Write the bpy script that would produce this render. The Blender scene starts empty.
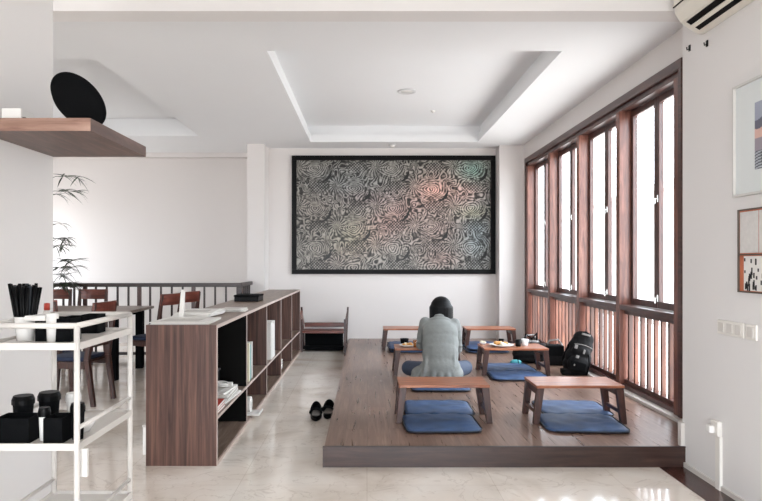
import bpy, bmesh, math, random
import numpy as np
from mathutils import Vector, Matrix
random.seed(7)
PI = math.pi
sc = bpy.context.scene
COL = sc.collection

# ------------------------------------------------------------------ materials
MATS = {}
def srgb(h):
    h = h.lstrip('#'); v = [int(h[i:i+2], 16)/255 for i in (0, 2, 4)]
    return tuple(c/12.92 if c <= .04045 else ((c+.055)/1.055)**2.4 for c in v) + (1,)
def base(name):
    m = bpy.data.materials.new(name); m.use_nodes = True
    nt = m.node_tree; b = nt.nodes['Principled BSDF']; MATS[name] = m
    return m, nt, b
def N(nt, t, **k):
    n = nt.nodes.new(t)
    for a, v in k.items(): setattr(n, a, v)
    return n
def plain(name, col, rough=.6, var=.06, scale=12, metal=0, bump=0, spec=.5):
    m, nt, b = base(name); c = srgb(col)
    tc = N(nt, 'ShaderNodeTexCoord'); no = N(nt, 'ShaderNodeTexNoise'); no.inputs['Scale'].default_value = scale
    no.inputs['Detail'].default_value = 4
    nt.links.new(tc.outputs['Object'], no.inputs['Vector'])
    mr = N(nt, 'ShaderNodeMapRange'); mr.inputs['To Min'].default_value = 1-var; mr.inputs['To Max'].default_value = 1+var
    nt.links.new(no.outputs['Fac'], mr.inputs['Value'])
    mx = N(nt, 'ShaderNodeVectorMath', operation='SCALE'); mx.inputs[0].default_value = c[:3]
    nt.links.new(mr.outputs[0], mx.inputs['Scale']); nt.links.new(mx.outputs[0], b.inputs['Base Color'])
    b.inputs['Roughness'].default_value = rough; b.inputs['Metallic'].default_value = metal
    b.inputs['Specular IOR Level'].default_value = spec
    if bump:
        bp = N(nt, 'ShaderNodeBump'); bp.inputs['Strength'].default_value = bump; bp.inputs['Distance'].default_value = .01
        nt.links.new(no.outputs['Fac'], bp.inputs['Height']); nt.links.new(bp.outputs[0], b.inputs['Normal'])
    return m
def wood(name, dark, mid, light, axis='y', rough=.35, plank=None, stretch=14, grain=5.0, spec=.5):
    m, nt, b = base(name); L = nt.links.new
    tc = N(nt, 'ShaderNodeTexCoord'); mp = N(nt, 'ShaderNodeMapping')
    s = {'x': (1, stretch, stretch), 'y': (stretch, 1, stretch), 'z': (stretch, stretch, 1)}[axis]
    mp.inputs['Scale'].default_value = s
    L(tc.outputs['Object'], mp.inputs['Vector'])
    vec = mp.outputs[0]
    tint = None
    if plank:
        sep = N(nt, 'ShaderNodeSeparateXYZ'); L(tc.outputs['Object'], sep.inputs[0])
        dv = N(nt, 'ShaderNodeMath', operation='DIVIDE'); dv.inputs[1].default_value = plank; L(sep.outputs['X'], dv.inputs[0])
        fl = N(nt, 'ShaderNodeMath', operation='FLOOR'); L(dv.outputs[0], fl.inputs[0])
        wn0 = N(nt, 'ShaderNodeTexWhiteNoise', noise_dimensions='1D'); L(fl.outputs[0], wn0.inputs['W'])
        yy = N(nt, 'ShaderNodeMath', operation='MULTIPLY_ADD'); L(sep.outputs['Y'], yy.inputs[0]); yy.inputs[1].default_value = .8
        L(wn0.outputs['Value'], yy.inputs[2])
        fy = N(nt, 'ShaderNodeMath', operation='FLOOR'); L(yy.outputs[0], fy.inputs[0])
        cb = N(nt, 'ShaderNodeCombineXYZ'); L(fl.outputs[0], cb.inputs[0]); L(fy.outputs[0], cb.inputs[1])
        wn = N(nt, 'ShaderNodeTexWhiteNoise', noise_dimensions='2D'); L(cb.outputs[0], wn.inputs['Vector'])
        ad = N(nt, 'ShaderNodeVectorMath', operation='MULTIPLY_ADD'); L(wn.outputs['Color'], ad.inputs[0]); ad.inputs[1].default_value = (30, 30, 30)
        L(vec, ad.inputs[2]); vec = ad.outputs[0]
        tint = wn.outputs['Value']
        # seams
        fr = N(nt, 'ShaderNodeMath', operation='FRACT'); L(dv.outputs[0], fr.inputs[0])
        seam = N(nt, 'ShaderNodeMath', operation='LESS_THAN'); L(fr.outputs[0], seam.inputs[0]); seam.inputs[1].default_value = .03
        fr2 = N(nt, 'ShaderNodeMath', operation='FRACT'); L(yy.outputs[0], fr2.inputs[0])
        seam2 = N(nt, 'ShaderNodeMath', operation='LESS_THAN'); L(fr2.outputs[0], seam2.inputs[0]); seam2.inputs[1].default_value = .004
        smax = N(nt, 'ShaderNodeMath', operation='MAXIMUM'); L(seam.outputs[0], smax.inputs[0]); L(seam2.outputs[0], smax.inputs[1])
    no = N(nt, 'ShaderNodeTexNoise'); no.inputs['Scale'].default_value = grain; no.inputs['Detail'].default_value = 7
    no.inputs['Roughness'].default_value = .62; no.inputs['Distortion'].default_value = .5
    L(vec, no.inputs['Vector'])
    cr = N(nt, 'ShaderNodeValToRGB'); e = cr.color_ramp.elements
    e[0].position = .3; e[0].color = srgb(dark); e[1].position = .72; e[1].color = srgb(light)
    k = e.new(.5); k.color = srgb(mid)
    L(no.outputs['Fac'], cr.inputs[0])
    out = cr.outputs[0]
    if plank:
        mr = N(nt, 'ShaderNodeMapRange'); mr.inputs['To Min'].default_value = .86; mr.inputs['To Max'].default_value = 1.1; L(tint, mr.inputs['Value'])
        ml = N(nt, 'ShaderNodeMath', operation='MULTIPLY_ADD'); L(smax.outputs[0], ml.inputs[0]); ml.inputs[1].default_value = -.35; L(mr.outputs[0], ml.inputs[2])
        vs = N(nt, 'ShaderNodeVectorMath', operation='SCALE'); L(out, vs.inputs[0]); L(ml.outputs[0], vs.inputs['Scale']); out = vs.outputs[0]
    L(out, b.inputs['Base Color'])
    rr = N(nt, 'ShaderNodeMapRange'); rr.inputs['To Min'].default_value = rough*.85; rr.inputs['To Max'].default_value = rough*1.2
    L(no.outputs['Fac'], rr.inputs['Value']); L(rr.outputs[0], b.inputs['Roughness'])
    b.inputs['Specular IOR Level'].default_value = spec
    bp = N(nt, 'ShaderNodeBump'); bp.inputs['Strength'].default_value = .08; bp.inputs['Distance'].default_value = .004
    L(no.outputs['Fac'], bp.inputs['Height']); L(bp.outputs[0], b.inputs['Normal'])
    return m
def marble(name):
    m, nt, b = base(name); L = nt.links.new
    tc = N(nt, 'ShaderNodeTexCoord')
    n1 = N(nt, 'ShaderNodeTexNoise'); n1.inputs['Scale'].default_value = 1.3; n1.inputs['Detail'].default_value = 8; n1.inputs['Distortion'].default_value = 1.2
    L(tc.outputs['Object'], n1.inputs['Vector'])
    cr = N(nt, 'ShaderNodeValToRGB'); e = cr.color_ramp.elements
    e[0].position = .3; e[0].color = srgb('#cfc2b4'); e[1].position = .68; e[1].color = srgb('#efe8df')
    k = e.new(.48); k.color = srgb('#e6dcd1')
    L(n1.outputs['Fac'], cr.inputs[0])
    # veins
    n2 = N(nt, 'ShaderNodeTexNoise'); n2.inputs['Scale'].default_value = 2.2; n2.inputs['Detail'].default_value = 5; n2.inputs['Distortion'].default_value = 2.
    L(tc.outputs['Object'], n2.inputs['Vector'])
    s1 = N(nt, 'ShaderNodeMath', operation='SUBTRACT'); L(n2.outputs['Fac'], s1.inputs[0]); s1.inputs[1].default_value = .5
    s2 = N(nt, 'ShaderNodeMath', operation='ABSOLUTE'); L(s1.outputs[0], s2.inputs[0])
    s3 = N(nt, 'ShaderNodeMapRange'); L(s2.outputs[0], s3.inputs['Value']); s3.inputs['From Max'].default_value = .012
    s3.inputs['To Min'].default_value = .3; s3.inputs['To Max'].default_value = 0
    mx = N(nt, 'ShaderNodeMix', data_type='RGBA'); L(s3.outputs[0], mx.inputs['Factor']); L(cr.outputs[0], mx.inputs['A']); mx.inputs['B'].default_value = srgb('#9b8674')
    # joints
    br = N(nt, 'ShaderNodeTexBrick'); br.offset = 0; br.inputs['Scale'].default_value = 1
    br.inputs['Brick Width'].default_value = .8; br.inputs['Row Height'].default_value = .8; br.inputs['Mortar Size'].default_value = .0022
    br.inputs['Color1'].default_value = (1, 1, 1, 1); br.inputs['Color2'].default_value = (.95, .95, .95, 1); br.inputs['Mortar'].default_value = (.8, .77, .74, 1)
    L(tc.outputs['Object'], br.inputs['Vector'])
    mu = N(nt, 'ShaderNodeMix', data_type='RGBA', blend_type='MULTIPLY'); mu.inputs['Factor'].default_value = 1
    L(mx.outputs['Result'], mu.inputs['A']); L(br.outputs['Color'], mu.inputs['B'])
    L(mu.outputs['Result'], b.inputs['Base Color'])
    b.inputs['Roughness'].default_value = .11; b.inputs['Specular IOR Level'].default_value = .6
    return m
def glass(name):
    m = bpy.data.materials.new(name); m.use_nodes = True; nt = m.node_tree; nt.nodes.clear(); MATS[name] = m
    o = N(nt, 'ShaderNodeOutputMaterial'); t = N(nt, 'ShaderNodeBsdfTransparent'); t.inputs[0].default_value = (.97, .98, .98, 1)
    g = N(nt, 'ShaderNodeBsdfGlossy'); g.inputs['Roughness'].default_value = .02
    mx = N(nt, 'ShaderNodeMixShader'); mx.inputs[0].default_value = .05
    nt.links.new(t.outputs[0], mx.inputs[1]); nt.links.new(g.outputs[0], mx.inputs[2])
    nt.links.new(mx.outputs[0], o.inputs[0]); return m
def vary(m, lo, hi):
    nt = m.node_tree; b = nt.nodes['Principled BSDF']; src = b.inputs['Base Color'].links[0].from_socket
    oi = N(nt, 'ShaderNodeObjectInfo'); mr = N(nt, 'ShaderNodeMapRange'); mr.inputs['To Min'].default_value = lo; mr.inputs['To Max'].default_value = hi
    nt.links.new(oi.outputs['Random'], mr.inputs['Value']); v = N(nt, 'ShaderNodeVectorMath', operation='SCALE')
    nt.links.new(src, v.inputs[0]); nt.links.new(mr.outputs[0], v.inputs['Scale']); nt.links.new(v.outputs[0], b.inputs['Base Color']); return m
def vcol(name, rough=.35, metal=0.0):
    m, nt, b = base(name); a = N(nt, 'ShaderNodeVertexColor', layer_name='Col'); nt.links.new(a.outputs[0], b.inputs['Base Color'])
    b.inputs['Roughness'].default_value = rough; b.inputs['Metallic'].default_value = metal; b.inputs['Specular IOR Level'].default_value = .25
    return m

WALL = plain('wall_paint', '#d6d1ce', .75, .012, 3, bump=.02)
WALLN = plain('warm_wall_paint', '#dad7d5', .75, .012, 3, bump=.02)
CEIL = plain('ceiling_paint', '#e4e5e6', .8, .01, 3)
FLOOR = marble('polished_cream_marble')
GROUND = plain('outside_paving', '#a9a69f', .9, .1, 2)
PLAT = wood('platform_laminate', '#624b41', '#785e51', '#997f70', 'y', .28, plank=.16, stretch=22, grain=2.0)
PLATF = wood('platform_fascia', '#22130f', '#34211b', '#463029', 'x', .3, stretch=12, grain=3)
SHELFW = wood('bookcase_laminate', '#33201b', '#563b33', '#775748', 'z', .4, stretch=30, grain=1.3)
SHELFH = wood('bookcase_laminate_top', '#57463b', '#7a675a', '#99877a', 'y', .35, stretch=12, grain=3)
EDGE = plain('pale_edge_band', '#b3a29a', .45, .05)
BLACKP = plain('black_panel', '#080706', .6, .1, spec=.12)
TEAK = wood('teak_table', '#6f3f2a', '#9a5c3e', '#c08560', 'x', .32, stretch=9, grain=3)
TEAKD = wood('teak_table_leg', '#26130f', '#3b2019', '#542f25', 'z', .38, stretch=9, grain=4)
REDW = wood('red_window_wood', '#2e1b18', '#472c27', '#603f37', 'z', .35, stretch=9, grain=4)
REDH = wood('red_window_wood_long', '#2e1c19', '#452a25', '#5b3b34', 'y', .35, stretch=9, grain=4)
SLAT = wood('slat_wood', '#52291c', '#7d4832', '#9c6a50', 'z', .4, stretch=7, grain=3)
vary(SLAT, .25, .85)
DARKW = wood('dark_dining_wood', '#2b1714', '#3d231d', '#54332a', 'z', .35, stretch=9, grain=4)
CHAIRW = wood('chair_back_wood', '#45211a', '#632f23', '#844535', 'x', .3, stretch=8, grain=3)
TABW = wood('dining_table_top', '#5c4a40', '#77655a', '#94837a', 'x', .35, stretch=10, grain=3)
RAILW = wood('railing_wood', '#1f1412', '#2f201d', '#41302b', 'x', .4, stretch=9, grain=3)
BLACK = plain('black_plastic', '#050506', .4, .1, spec=.12)
BLACKM = plain('black_matte', '#07080a', .8, .1, spec=.1)
BLACKF = plain('black_nylon', '#08080a', .75, .25, 40, bump=.3, spec=.25)
GREYF = plain('grey_strap', '#8d8b88', .6, .15)
NAVY = plain('navy_cushion', '#1d2740', .75, .15, 40, bump=.1)
CUSH = plain('denim_blue_cushion', '#304a70', .6, .7, 7, bump=.35)
CUSHE = plain('denim_edge', '#0e1422', .6, .1)
WHITEM = plain('white_powder_coat', '#cdc8c2', .3, .02)
WHITE = plain('white_ceramic', '#e6e4e0', .25, .02)
PAPER = plain('paper', '#dad7d2', .7, .05, 30)
JACKET = plain('grey_green_jacket', '#7f8280', .9, .12, 30, bump=.3)
JEANS = plain('blue_grey_jeans', '#3d475a', .8, .2, 30, bump=.2)
SKIN = plain('skin', '#c49a7e', .5, .04)
HAIR = plain('black_hair', '#07080a', .5, .3, 60, bump=.2, spec=.2)
LEAF = plain('leaf_green', '#2d3a26', .5, .3, 9)
STEM = plain('cane_green', '#4d5a34', .5, .2)
POSTLIT = wood('window_post_wood', '#472a23', '#6e4438', '#8f6253', 'z', .35, stretch=9, grain=3)  # paler than the frame wood: daylight on the post faces put into the colour
POT = plain('grey_pot', '#77736d', .7, .1)
CHROME = plain('steel', '#b5b3af', .25, .03, metal=1)
AC = plain('air_conditioner_plastic', '#ddd8cd', .4, .02)
SWITCH = plain('switch_plastic', '#e0dcd5', .35, .02)
GLASS = glass('window_glass')
DIFF = plain('downlight_trim', '#c9c9c9', .5, .02)
RED = plain('red_print', '#b5402f', .6, .2, 20)
ORANGE = plain('orange_print', '#b96a49', .6, .25, 20)
TEAL = plain('teal_fabric', '#4aa0a8', .6, .2, 20)
FOOD1 = plain('fried_food', '#c08a4c', .6, .25, 50, bump=.3)
FOOD2 = plain('green_garnish', '#5d7a36', .6, .25, 50)
CREAM = plain('cream_cover', '#e0d8bf', .6, .06, 12)
BUILD = plain('outside_render', '#dedcd6', .9, .05, 2)
ROOFM = plain('outside_roof', '#b0a7a0', .9, .1, 5)

# ------------------------------------------------------------------ mesh helpers
def BM(): return bmesh.new()
def box(bm, x0, x1, y0, y1, z0, z1, M=None):
    vs = [bm.verts.new(Vector(p) if M is None else M @ Vector(p)) for p in
          ((x0,y0,z0),(x1,y0,z0),(x1,y1,z0),(x0,y1,z0),(x0,y0,z1),(x1,y0,z1),(x1,y1,z1),(x0,y1,z1))]
    for f in ((0,3,2,1),(4,5,6,7),(0,1,5,4),(1,2,6,5),(2,3,7,6),(3,0,4,7)): bm.faces.new([vs[i] for i in f])
    return bm
def hexa(bm, bot, top):
    vs = [bm.verts.new(p) for p in list(bot)+list(top)]
    for f in ((0,3,2,1),(4,5,6,7),(0,1,5,4),(1,2,6,5),(2,3,7,6),(3,0,4,7)): bm.faces.new([vs[i] for i in f])
    return bm
def prism(bm, prof, a0, a1, axis='x', M=None):
    """prof: list of 2D points; extruded along axis from a0 to a1"""
    def P(u, v, a): 
        p = {'x': (a,u,v), 'y': (u,a,v), 'z': (u,v,a)}[axis]
        p = Vector(p); return M @ p if M else p
    A = [bm.verts.new(P(u,v,a0)) for u,v in prof]; B = [bm.verts.new(P(u,v,a1)) for u,v in prof]
    n = len(prof)
    for i in range(n): bm.faces.new((A[i],A[(i+1)%n],B[(i+1)%n],B[i]))
    bm.faces.new(A[::-1]); bm.faces.new(B)
    return bm
def lathe(bm, prof, seg=24, c=(0,0,0), M=None):
    rings = []
    for r, z in prof:
        ring = []
        if r < 1e-5:
            p = Vector((c[0],c[1],c[2]+z)); ring = [bm.verts.new(M @ p if M else p)]
        else:
            for i in range(seg):
                a = 2*PI*i/seg; p = Vector((c[0]+r*math.cos(a), c[1]+r*math.sin(a), c[2]+z)); ring.append(bm.verts.new(M @ p if M else p))
        rings.append(ring)
    for a, b in zip(rings, rings[1:]):
        for i in range(seg):
            j = (i+1) % seg
            if len(a) == 1 and len(b) == 1: continue
            if len(a) == 1: bm.faces.new((a[0], b[i], b[j]))
            elif len(b) == 1: bm.faces.new((a[i], a[j], b[0]))
            else: bm.faces.new((a[i], a[j], b[j], b[i]))
    if len(rings[0]) > 1: bm.faces.new(rings[0][::-1])
    if len(rings[-1]) > 1: bm.faces.new(rings[-1])
    return bm
def tube(bm, pts, r, seg=10, closed=False):
    pts = [Vector(p) for p in pts]; n = len(pts)
    rs = r if isinstance(r, (list, tuple)) else [r]*n
    rings = []; up = None
    for i, p in enumerate(pts):
        if closed: d = pts[(i+1)%n]-pts[i-1]
        else: d = pts[min(i+1,n-1)]-pts[max(i-1,0)]
        d.normalize()
        if up is None: up = Vector((0,0,1)) if abs(d.z) < .9 else Vector((1,0,0))
        s = d.cross(up).normalized(); up = s.cross(d).normalized()
        rings.append([bm.verts.new(p + rs[i]*(s*math.cos(2*PI*k/seg)+up*math.sin(2*PI*k/seg))) for k in range(seg)])
    m = n if closed else n-1
    for i in range(m):
        a, b = rings[i], rings[(i+1)%n]
        for k in range(seg): bm.faces.new((a[k],a[(k+1)%seg],b[(k+1)%seg],b[k]))
    if not closed: bm.faces.new(rings[0][::-1]); bm.faces.new(rings[-1])
    return bm
def ball(bm, c, r, seg=16, rot=None):
    """ellipsoid"""
    if not isinstance(r, (list, tuple)): r = (r,r,r)
    M = Matrix.Translation(c) @ (rot.to_4x4() if rot else Matrix()) @ Matrix.Diagonal((r[0],r[1],r[2],1))
    bmesh.ops.create_uvsphere(bm, u_segments=seg, v_segments=max(6,seg//2), radius=1, matrix=M)
    return bm
def capsule(bm, a, b, ra, rb, seg=12):
    a, b = Vector(a), Vector(b); n = max(2, int((b-a).length/(.4*min(ra,rb)))+1); n = min(n, 40)
    for i in range(n+1):
        t = i/n; ball(bm, a.lerp(b, t), ra+(rb-ra)*t, seg)
    return bm
def limb(bm, a, b, ra, rb, seg=14):
    tube(bm, [Vector(a), Vector(a).lerp(Vector(b), .5), b], [ra, (ra+rb)/2, rb], seg); ball(bm, a, ra, seg); ball(bm, b, rb, seg)
    return bm
def rbox(bm, x0, x1, y0, y1, z0, z1, r=.01, seg=3, M=None):
    """box with rounded vertical and horizontal edges"""
    b2 = BM(); box(b2, x0, x1, y0, y1, z0, z1)
    bmesh.ops.bevel(b2, geom=b2.edges[:], offset=r, segments=seg, affect='EDGES', profile=.5)
    me = bpy.data.meshes.new('t'); b2.to_mesh(me); b2.free()
    if M: me.transform(M)
    bm.from_mesh(me); bpy.data.meshes.remove(me); return bm
def obj(name, bm, mat, parent=None, bevel=0, smooth=False, loc=None, rotz=0, remesh=0, smoothit=0, subsurf=0):
    bmesh.ops.recalc_face_normals(bm, faces=bm.faces[:])
    me = bpy.data.meshes.new(name); bm.to_mesh(me); bm.free()
    for m in (mat if isinstance(mat, list) else [mat]): me.materials.append(m)
    o = bpy.data.objects.new(name, me); COL.objects.link(o)
    if parent: o.parent = parent
    if loc: o.location = loc
    if rotz: o.rotation_euler = (0,0,rotz)
    if smooth or remesh:
        for p in me.polygons: p.use_smooth = True
    if remesh:
        md = o.modifiers.new('r', 'REMESH'); md.mode = 'VOXEL'; md.voxel_size = remesh; md.use_smooth_shade = True
    if smoothit:
        md = o.modifiers.new('s', 'SMOOTH'); md.iterations = smoothit; md.factor = .5
    if bevel:
        md = o.modifiers.new('b', 'BEVEL'); md.width = bevel; md.segments = 2; md.limit_method = 'ANGLE'
    if subsurf:
        md = o.modifiers.new('ss', 'SUBSURF'); md.levels = subsurf; md.render_levels = subsurf
    return o
def tag(o, label, cat, group=None):
    o['label'] = label; o['category'] = cat
    if group: o['group'] = group
    return o
def thing(name, label, cat, loc=(0,0,0), rotz=0, group=None):
    o = bpy.data.objects.new(name, None); COL.objects.link(o); o.location = loc; o.rotation_euler = (0,0,rotz)
    o.empty_display_size = .1
    return tag(o, label, cat, group)
def struct(name, bm, mat, parent=None, **k):
    o = obj(name, bm, mat, parent, **k)
    if not parent: o['kind'] = 'structure'
    return o
def dup(root, loc, rotz=0, label=None, group=None, rot=None):
    r = root.copy(); COL.objects.link(r); r.location = loc; r.rotation_euler = rot or (0,0,rotz)
    if label: r['label'] = label
    if group: r['group'] = group
    for ch in list(root.children):
        c = ch.copy(); COL.objects.link(c); c.parent = r
        for g in list(ch.children):
            d = g.copy(); COL.objects.link(d); d.parent = c
    return r

# ------------------------------------------------------------------ room shell
CZ = 3.23; BY = 10.4
b = box(BM(), -6.2, 2.62, -3.0, 12.2, -.12, 0); struct('floor', b, FLOOR)
b = box(BM(), 1.98, 2.16, -3.0, 4.335, 0, .004); struct('trim_1', b, wood('floor_border_wood', '#2c1613', '#40231d', '#573229', 'y', .2, stretch=9, grain=3))
# back wall: main, pilasters, farther left wall
struct('wall_back', box(BM(), -1.6, 2.72, BY, BY+.15, 0, CZ+.4), WALL)
struct('trim_2', box(BM(), (499-367)*10.15/640, 2.47, 10.12, BY, 0, CZ), WALL)
struct('trim_3', box(BM(), -1.875, -1.60, 10.0, BY+.6, 0, CZ), WALL)
struct('wall_stairwell', box(BM(), -6.2, -1.6, 10.95, 11.1, 0, CZ+.4), WALL)
struct('trim_4', box(BM(), -6.2, -1.875, 10.8, 10.95, CZ-.075, CZ), WALL)
# left side wall with wide openings (outside the frame)
b = BM()
box(b, -6.2, -6.05, -3, 12.2, 0, .9); box(b, -6.2, -6.05, -3, 12.2, 2.3, CZ+.4)
for y0, y1 in ((-3, .5), (1.7, 9.3), (10.7, 12.2)): box(b, -6.2, -6.05, y0, y1, .9, 2.3)
struct('wall_left', b, WALLN)
# near left wall stub that carries the wall shelf
struct('wall_partition', box(BM(), -1.95, -1.766, -.6, 3.6, 0, CZ), WALLN)
# right window wall
WX = 2.47
b = BM()
box(b, WX, WX+.2, 4.38, 5.0, 0, CZ+.4); box(b, WX, WX+.2, 9.93, BY+.15, 0, CZ+.4)
box(b, WX, WX+.2, 5.0, 9.93, 2.987, CZ+.4); box(b, WX, WX+.2, 5.0, 9.93, 0, .17)
struct('wall_right', b, WALL)
struct('wall_right_near', box(BM(), 2.16, 2.67, -3.0, 4.38, 0, CZ+.4), WALLN)
# wall behind the camera: shop front with wide openings
b = BM(); box(b, -6.2, 2.67, -3.15, -3, 2.45, CZ+.4); box(b, -6.2, 2.67, -3.15, -3, 0, .12)
for x in (-6.2, -3.4, -.6, 2.3): box(b, x, x+.37, -3.15, -3, .12, 2.45)
struct('wall_rear', b, WALLN)
# ceiling with two coffers
def coffer_ceiling():
    c1 = (-.87, 1.70, 5.58, 9.83); c2 = (-5.4, -2.455, 5.82, 9.36)
    xs = sorted({-6.2, 2.72, c1[0], c1[1], c2[0], c2[1]}); ys = sorted({-3.15, 12.2, c1[2], c1[3], c2[2], c2[3]})
    b = BM()
    def inside(x, y): return any(c[0] < x < c[1] and c[2] < y < c[3] for c in (c1, c2))
    for x0, x1 in zip(xs, xs[1:]):
        for y0, y1 in zip(ys, ys[1:]):
            if not inside((x0+x1)/2, (y0+y1)/2): box(b, x0, x1, y0, y1, CZ, CZ+.12)
    bmesh.ops.remove_doubles(b, verts=b.verts[:], dist=1e-4)
    struct('ceiling', b, CEIL)
    n = 5
    for c, g in ((c1, .05), (c2, .03)):
        b = BM(); x0, x1, y0, y1 = c; h0, h1 = CZ+.12, CZ+.26
        for q in ((x0-g-.06, x0-g, y0-g-.06, y1+g+.06), (x1+g, x1+g+.06, y0-g-.06, y1+g+.06), (x0-g, x1+g, y0-g-.06, y0-g), (x0-g, x1+g, y1+g, y1+g+.06)):
            box(b, *q, h0, h1)
        box(b, x0-g-.06, x1+g+.06, y0-g-.06, y1+g+.06, h1, h1+.06)
        struct('trim_%d' % n, b, CEIL); n += 1
coffer_ceiling()
struct('trim_7', box(BM(), -6.05, 2.16, 4.20, 4.385, 3.04, CZ), WALLN)
# roof slab over everything so no sky leaks in
struct('trim_8', box(BM(), -6.3, 2.8, -3.2, 12.3, CZ+.4, CZ+.5), CEIL)
struct('wall_front_left', box(BM(), -6.2, -1.6, 12.05, 12.2, 0, CZ+.4), WALL)
# baseboards
struct('baseboard_right', box(BM(), 2.146, 2.16, .5, 4.38, 0, .035), WHITEM)
b = box(BM(), 2.13, 2.16, 4.38, 4.40, .0, .12); struct('trim_9', box(BM(), 2.135, 2.165, 4.35, 4.395, 0.14, .30), WHITEM); b.free()

# raised platform
b = box(BM(), -.29, WX, 4.36, BY, .0, .14)
pf = struct('floor_platform', b, PLAT)
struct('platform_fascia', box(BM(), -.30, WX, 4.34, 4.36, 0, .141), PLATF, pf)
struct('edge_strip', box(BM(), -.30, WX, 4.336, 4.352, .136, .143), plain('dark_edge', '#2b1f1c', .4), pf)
struct('baseboard_window', box(BM(), WX-.05, WX, 4.40, 9.9, .14, .165), WHITEM)

# ------------------------------------------------------------------ windows
X0, X1 = WX-.012, WX+.15
b = BM()
box(b, X0-.01, X1, 4.99, 9.95, 2.91, 2.99); box(b, X0+.02, X1, 5.0, 9.93, 2.86, 2.91)
box(b, X0-.01, X1, 4.99, 5.045, .17, 2.91); box(b, X0-.01, X1, 9.9, 9.95, .17, 2.91)
struct('trim_10', b, REDH, bevel=.004)
P = [5.09, 6.28, 7.47, 8.66, 9.85]      # post centres
for i, y in enumerate(P):
    struct('trim_%d' % (11+i), box(BM(), X0, X1, y-.045, y+.045, .17, 2.86), POSTLIT, bevel=.004)
SX = WX+.10
for i in range(4):
    ya, yb = P[i]+.047, P[i+1]-.047
    w = struct('window_%d' % (i+1), box(box(BM(), X0+.0, X1, ya, yb, .93, .975), X0+.05, X1, ya, yb, .885, .93), REDH, bevel=.003)
    ym = (ya+yb)/2
    for (a, c, s) in ((ya, ym-.002, 1), (ym+.002, yb, -1)):
        f = BM(); t = .05
        box(f, SX, SX+.045, a, a+t, .98, 2.855); box(f, SX, SX+.045, c-t, c, .98, 2.855)
        box(f, SX, SX+.045, a+t, c-t, .98, 1.04); box(f, SX, SX+.045, a+t, c-t, 2.795, 2.855)
        so = obj('casement', f, REDW, w, bevel=.003)
        obj('glass_pane', box(BM(), SX+.02, SX+.026, a+t, c-t, 1.04, 2.795), GLASS, so)
        hy = (c-t/2) if s == 1 else (a+t/2)
        if s == 1:
            for hz in (1.07, 1.95):
                h = BM(); box(h, SX-.008, SX, hy-.012, hy+.012, hz-.03, hz+.03); tube(h, [(SX-.004,hy,hz),(SX-.028,hy,hz),(SX-.03,hy-.01,hz-.045)], .006, 8)
                obj('window_latch', h, CHROME, so)
    nsl = 8; pitch = (yb-ya)/nsl
    for k in range(nsl):
        yc = ya+pitch*(k+.5)
        obj('slat', box(BM(), X0+.06, X0+.097, yc-.017, yc+.017, .25, .885), SLAT, w)
    obj('bottom_rail', box(box(BM(), X0+.02, X1, ya, yb, .17, .21), X0+.05, X1-.02, ya, yb, .21, .25), REDH, w, bevel=.003)

# outside
struct('ground', box(BM(), 9, 30, 12, 40, -.6, -.5), GROUND)
bl = thing('neighbouring_building', 'pale neighbouring building with a low roof seen through the window glass', 'building', (13, 22, -.5))
obj('wall', box(BM(), -1.5, 6, -5, 12, 0, 4.6), BUILD, bl)
obj('roof', prism(BM(), [(-2, 4.6), (6.5, 4.6), (2.2, 6)], -5.5, 12.5, 'y'), ROOFM, bl)

# ------------------------------------------------------------------ ceiling fittings
t = thing('ceiling_downlight', 'round recessed downlight in the middle of the coffered ceiling', 'light', (.49, 7.87, CZ+.26))
obj('trim_ring', lathe(BM(), [(.075,-.001),(.115,-.001),(.118,-.008),(.11,-.016),(.08,-.012),(.075,-.004)], 32), DIFF, t, smooth=True)
obj('lens', lathe(BM(), [(0,-.002),(.078,-.002),(.078,-.007),(0,-.009)], 32), WHITE, t, smooth=True)
t = thing('smoke_detector', 'small white ceiling detector in the strip before the back wall', 'detector', (.395, 10.08, CZ))
obj('detector_body', lathe(BM(), [(0,-.0),(.05,-.0),(.05,-.015),(.03,-.035),(0,-.04)], 24), WHITE, t, smooth=True)
obj('detector_ring', lathe(BM(), [(.052,0),(.06,0),(.06,-.01),(.052,-.012)], 24), DIFF, t, smooth=True)
t = thing('ceiling_sensor', 'tiny dome sensor inside the coffer behind the round downlight', 'sensor', (.92, 8.9, CZ+.26))
obj('sensor_dome', lathe(BM(), [(0,0),(.035,0),(.033,-.012),(.015,-.028),(0,-.03)], 20), WHITE, t, smooth=True)

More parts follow.
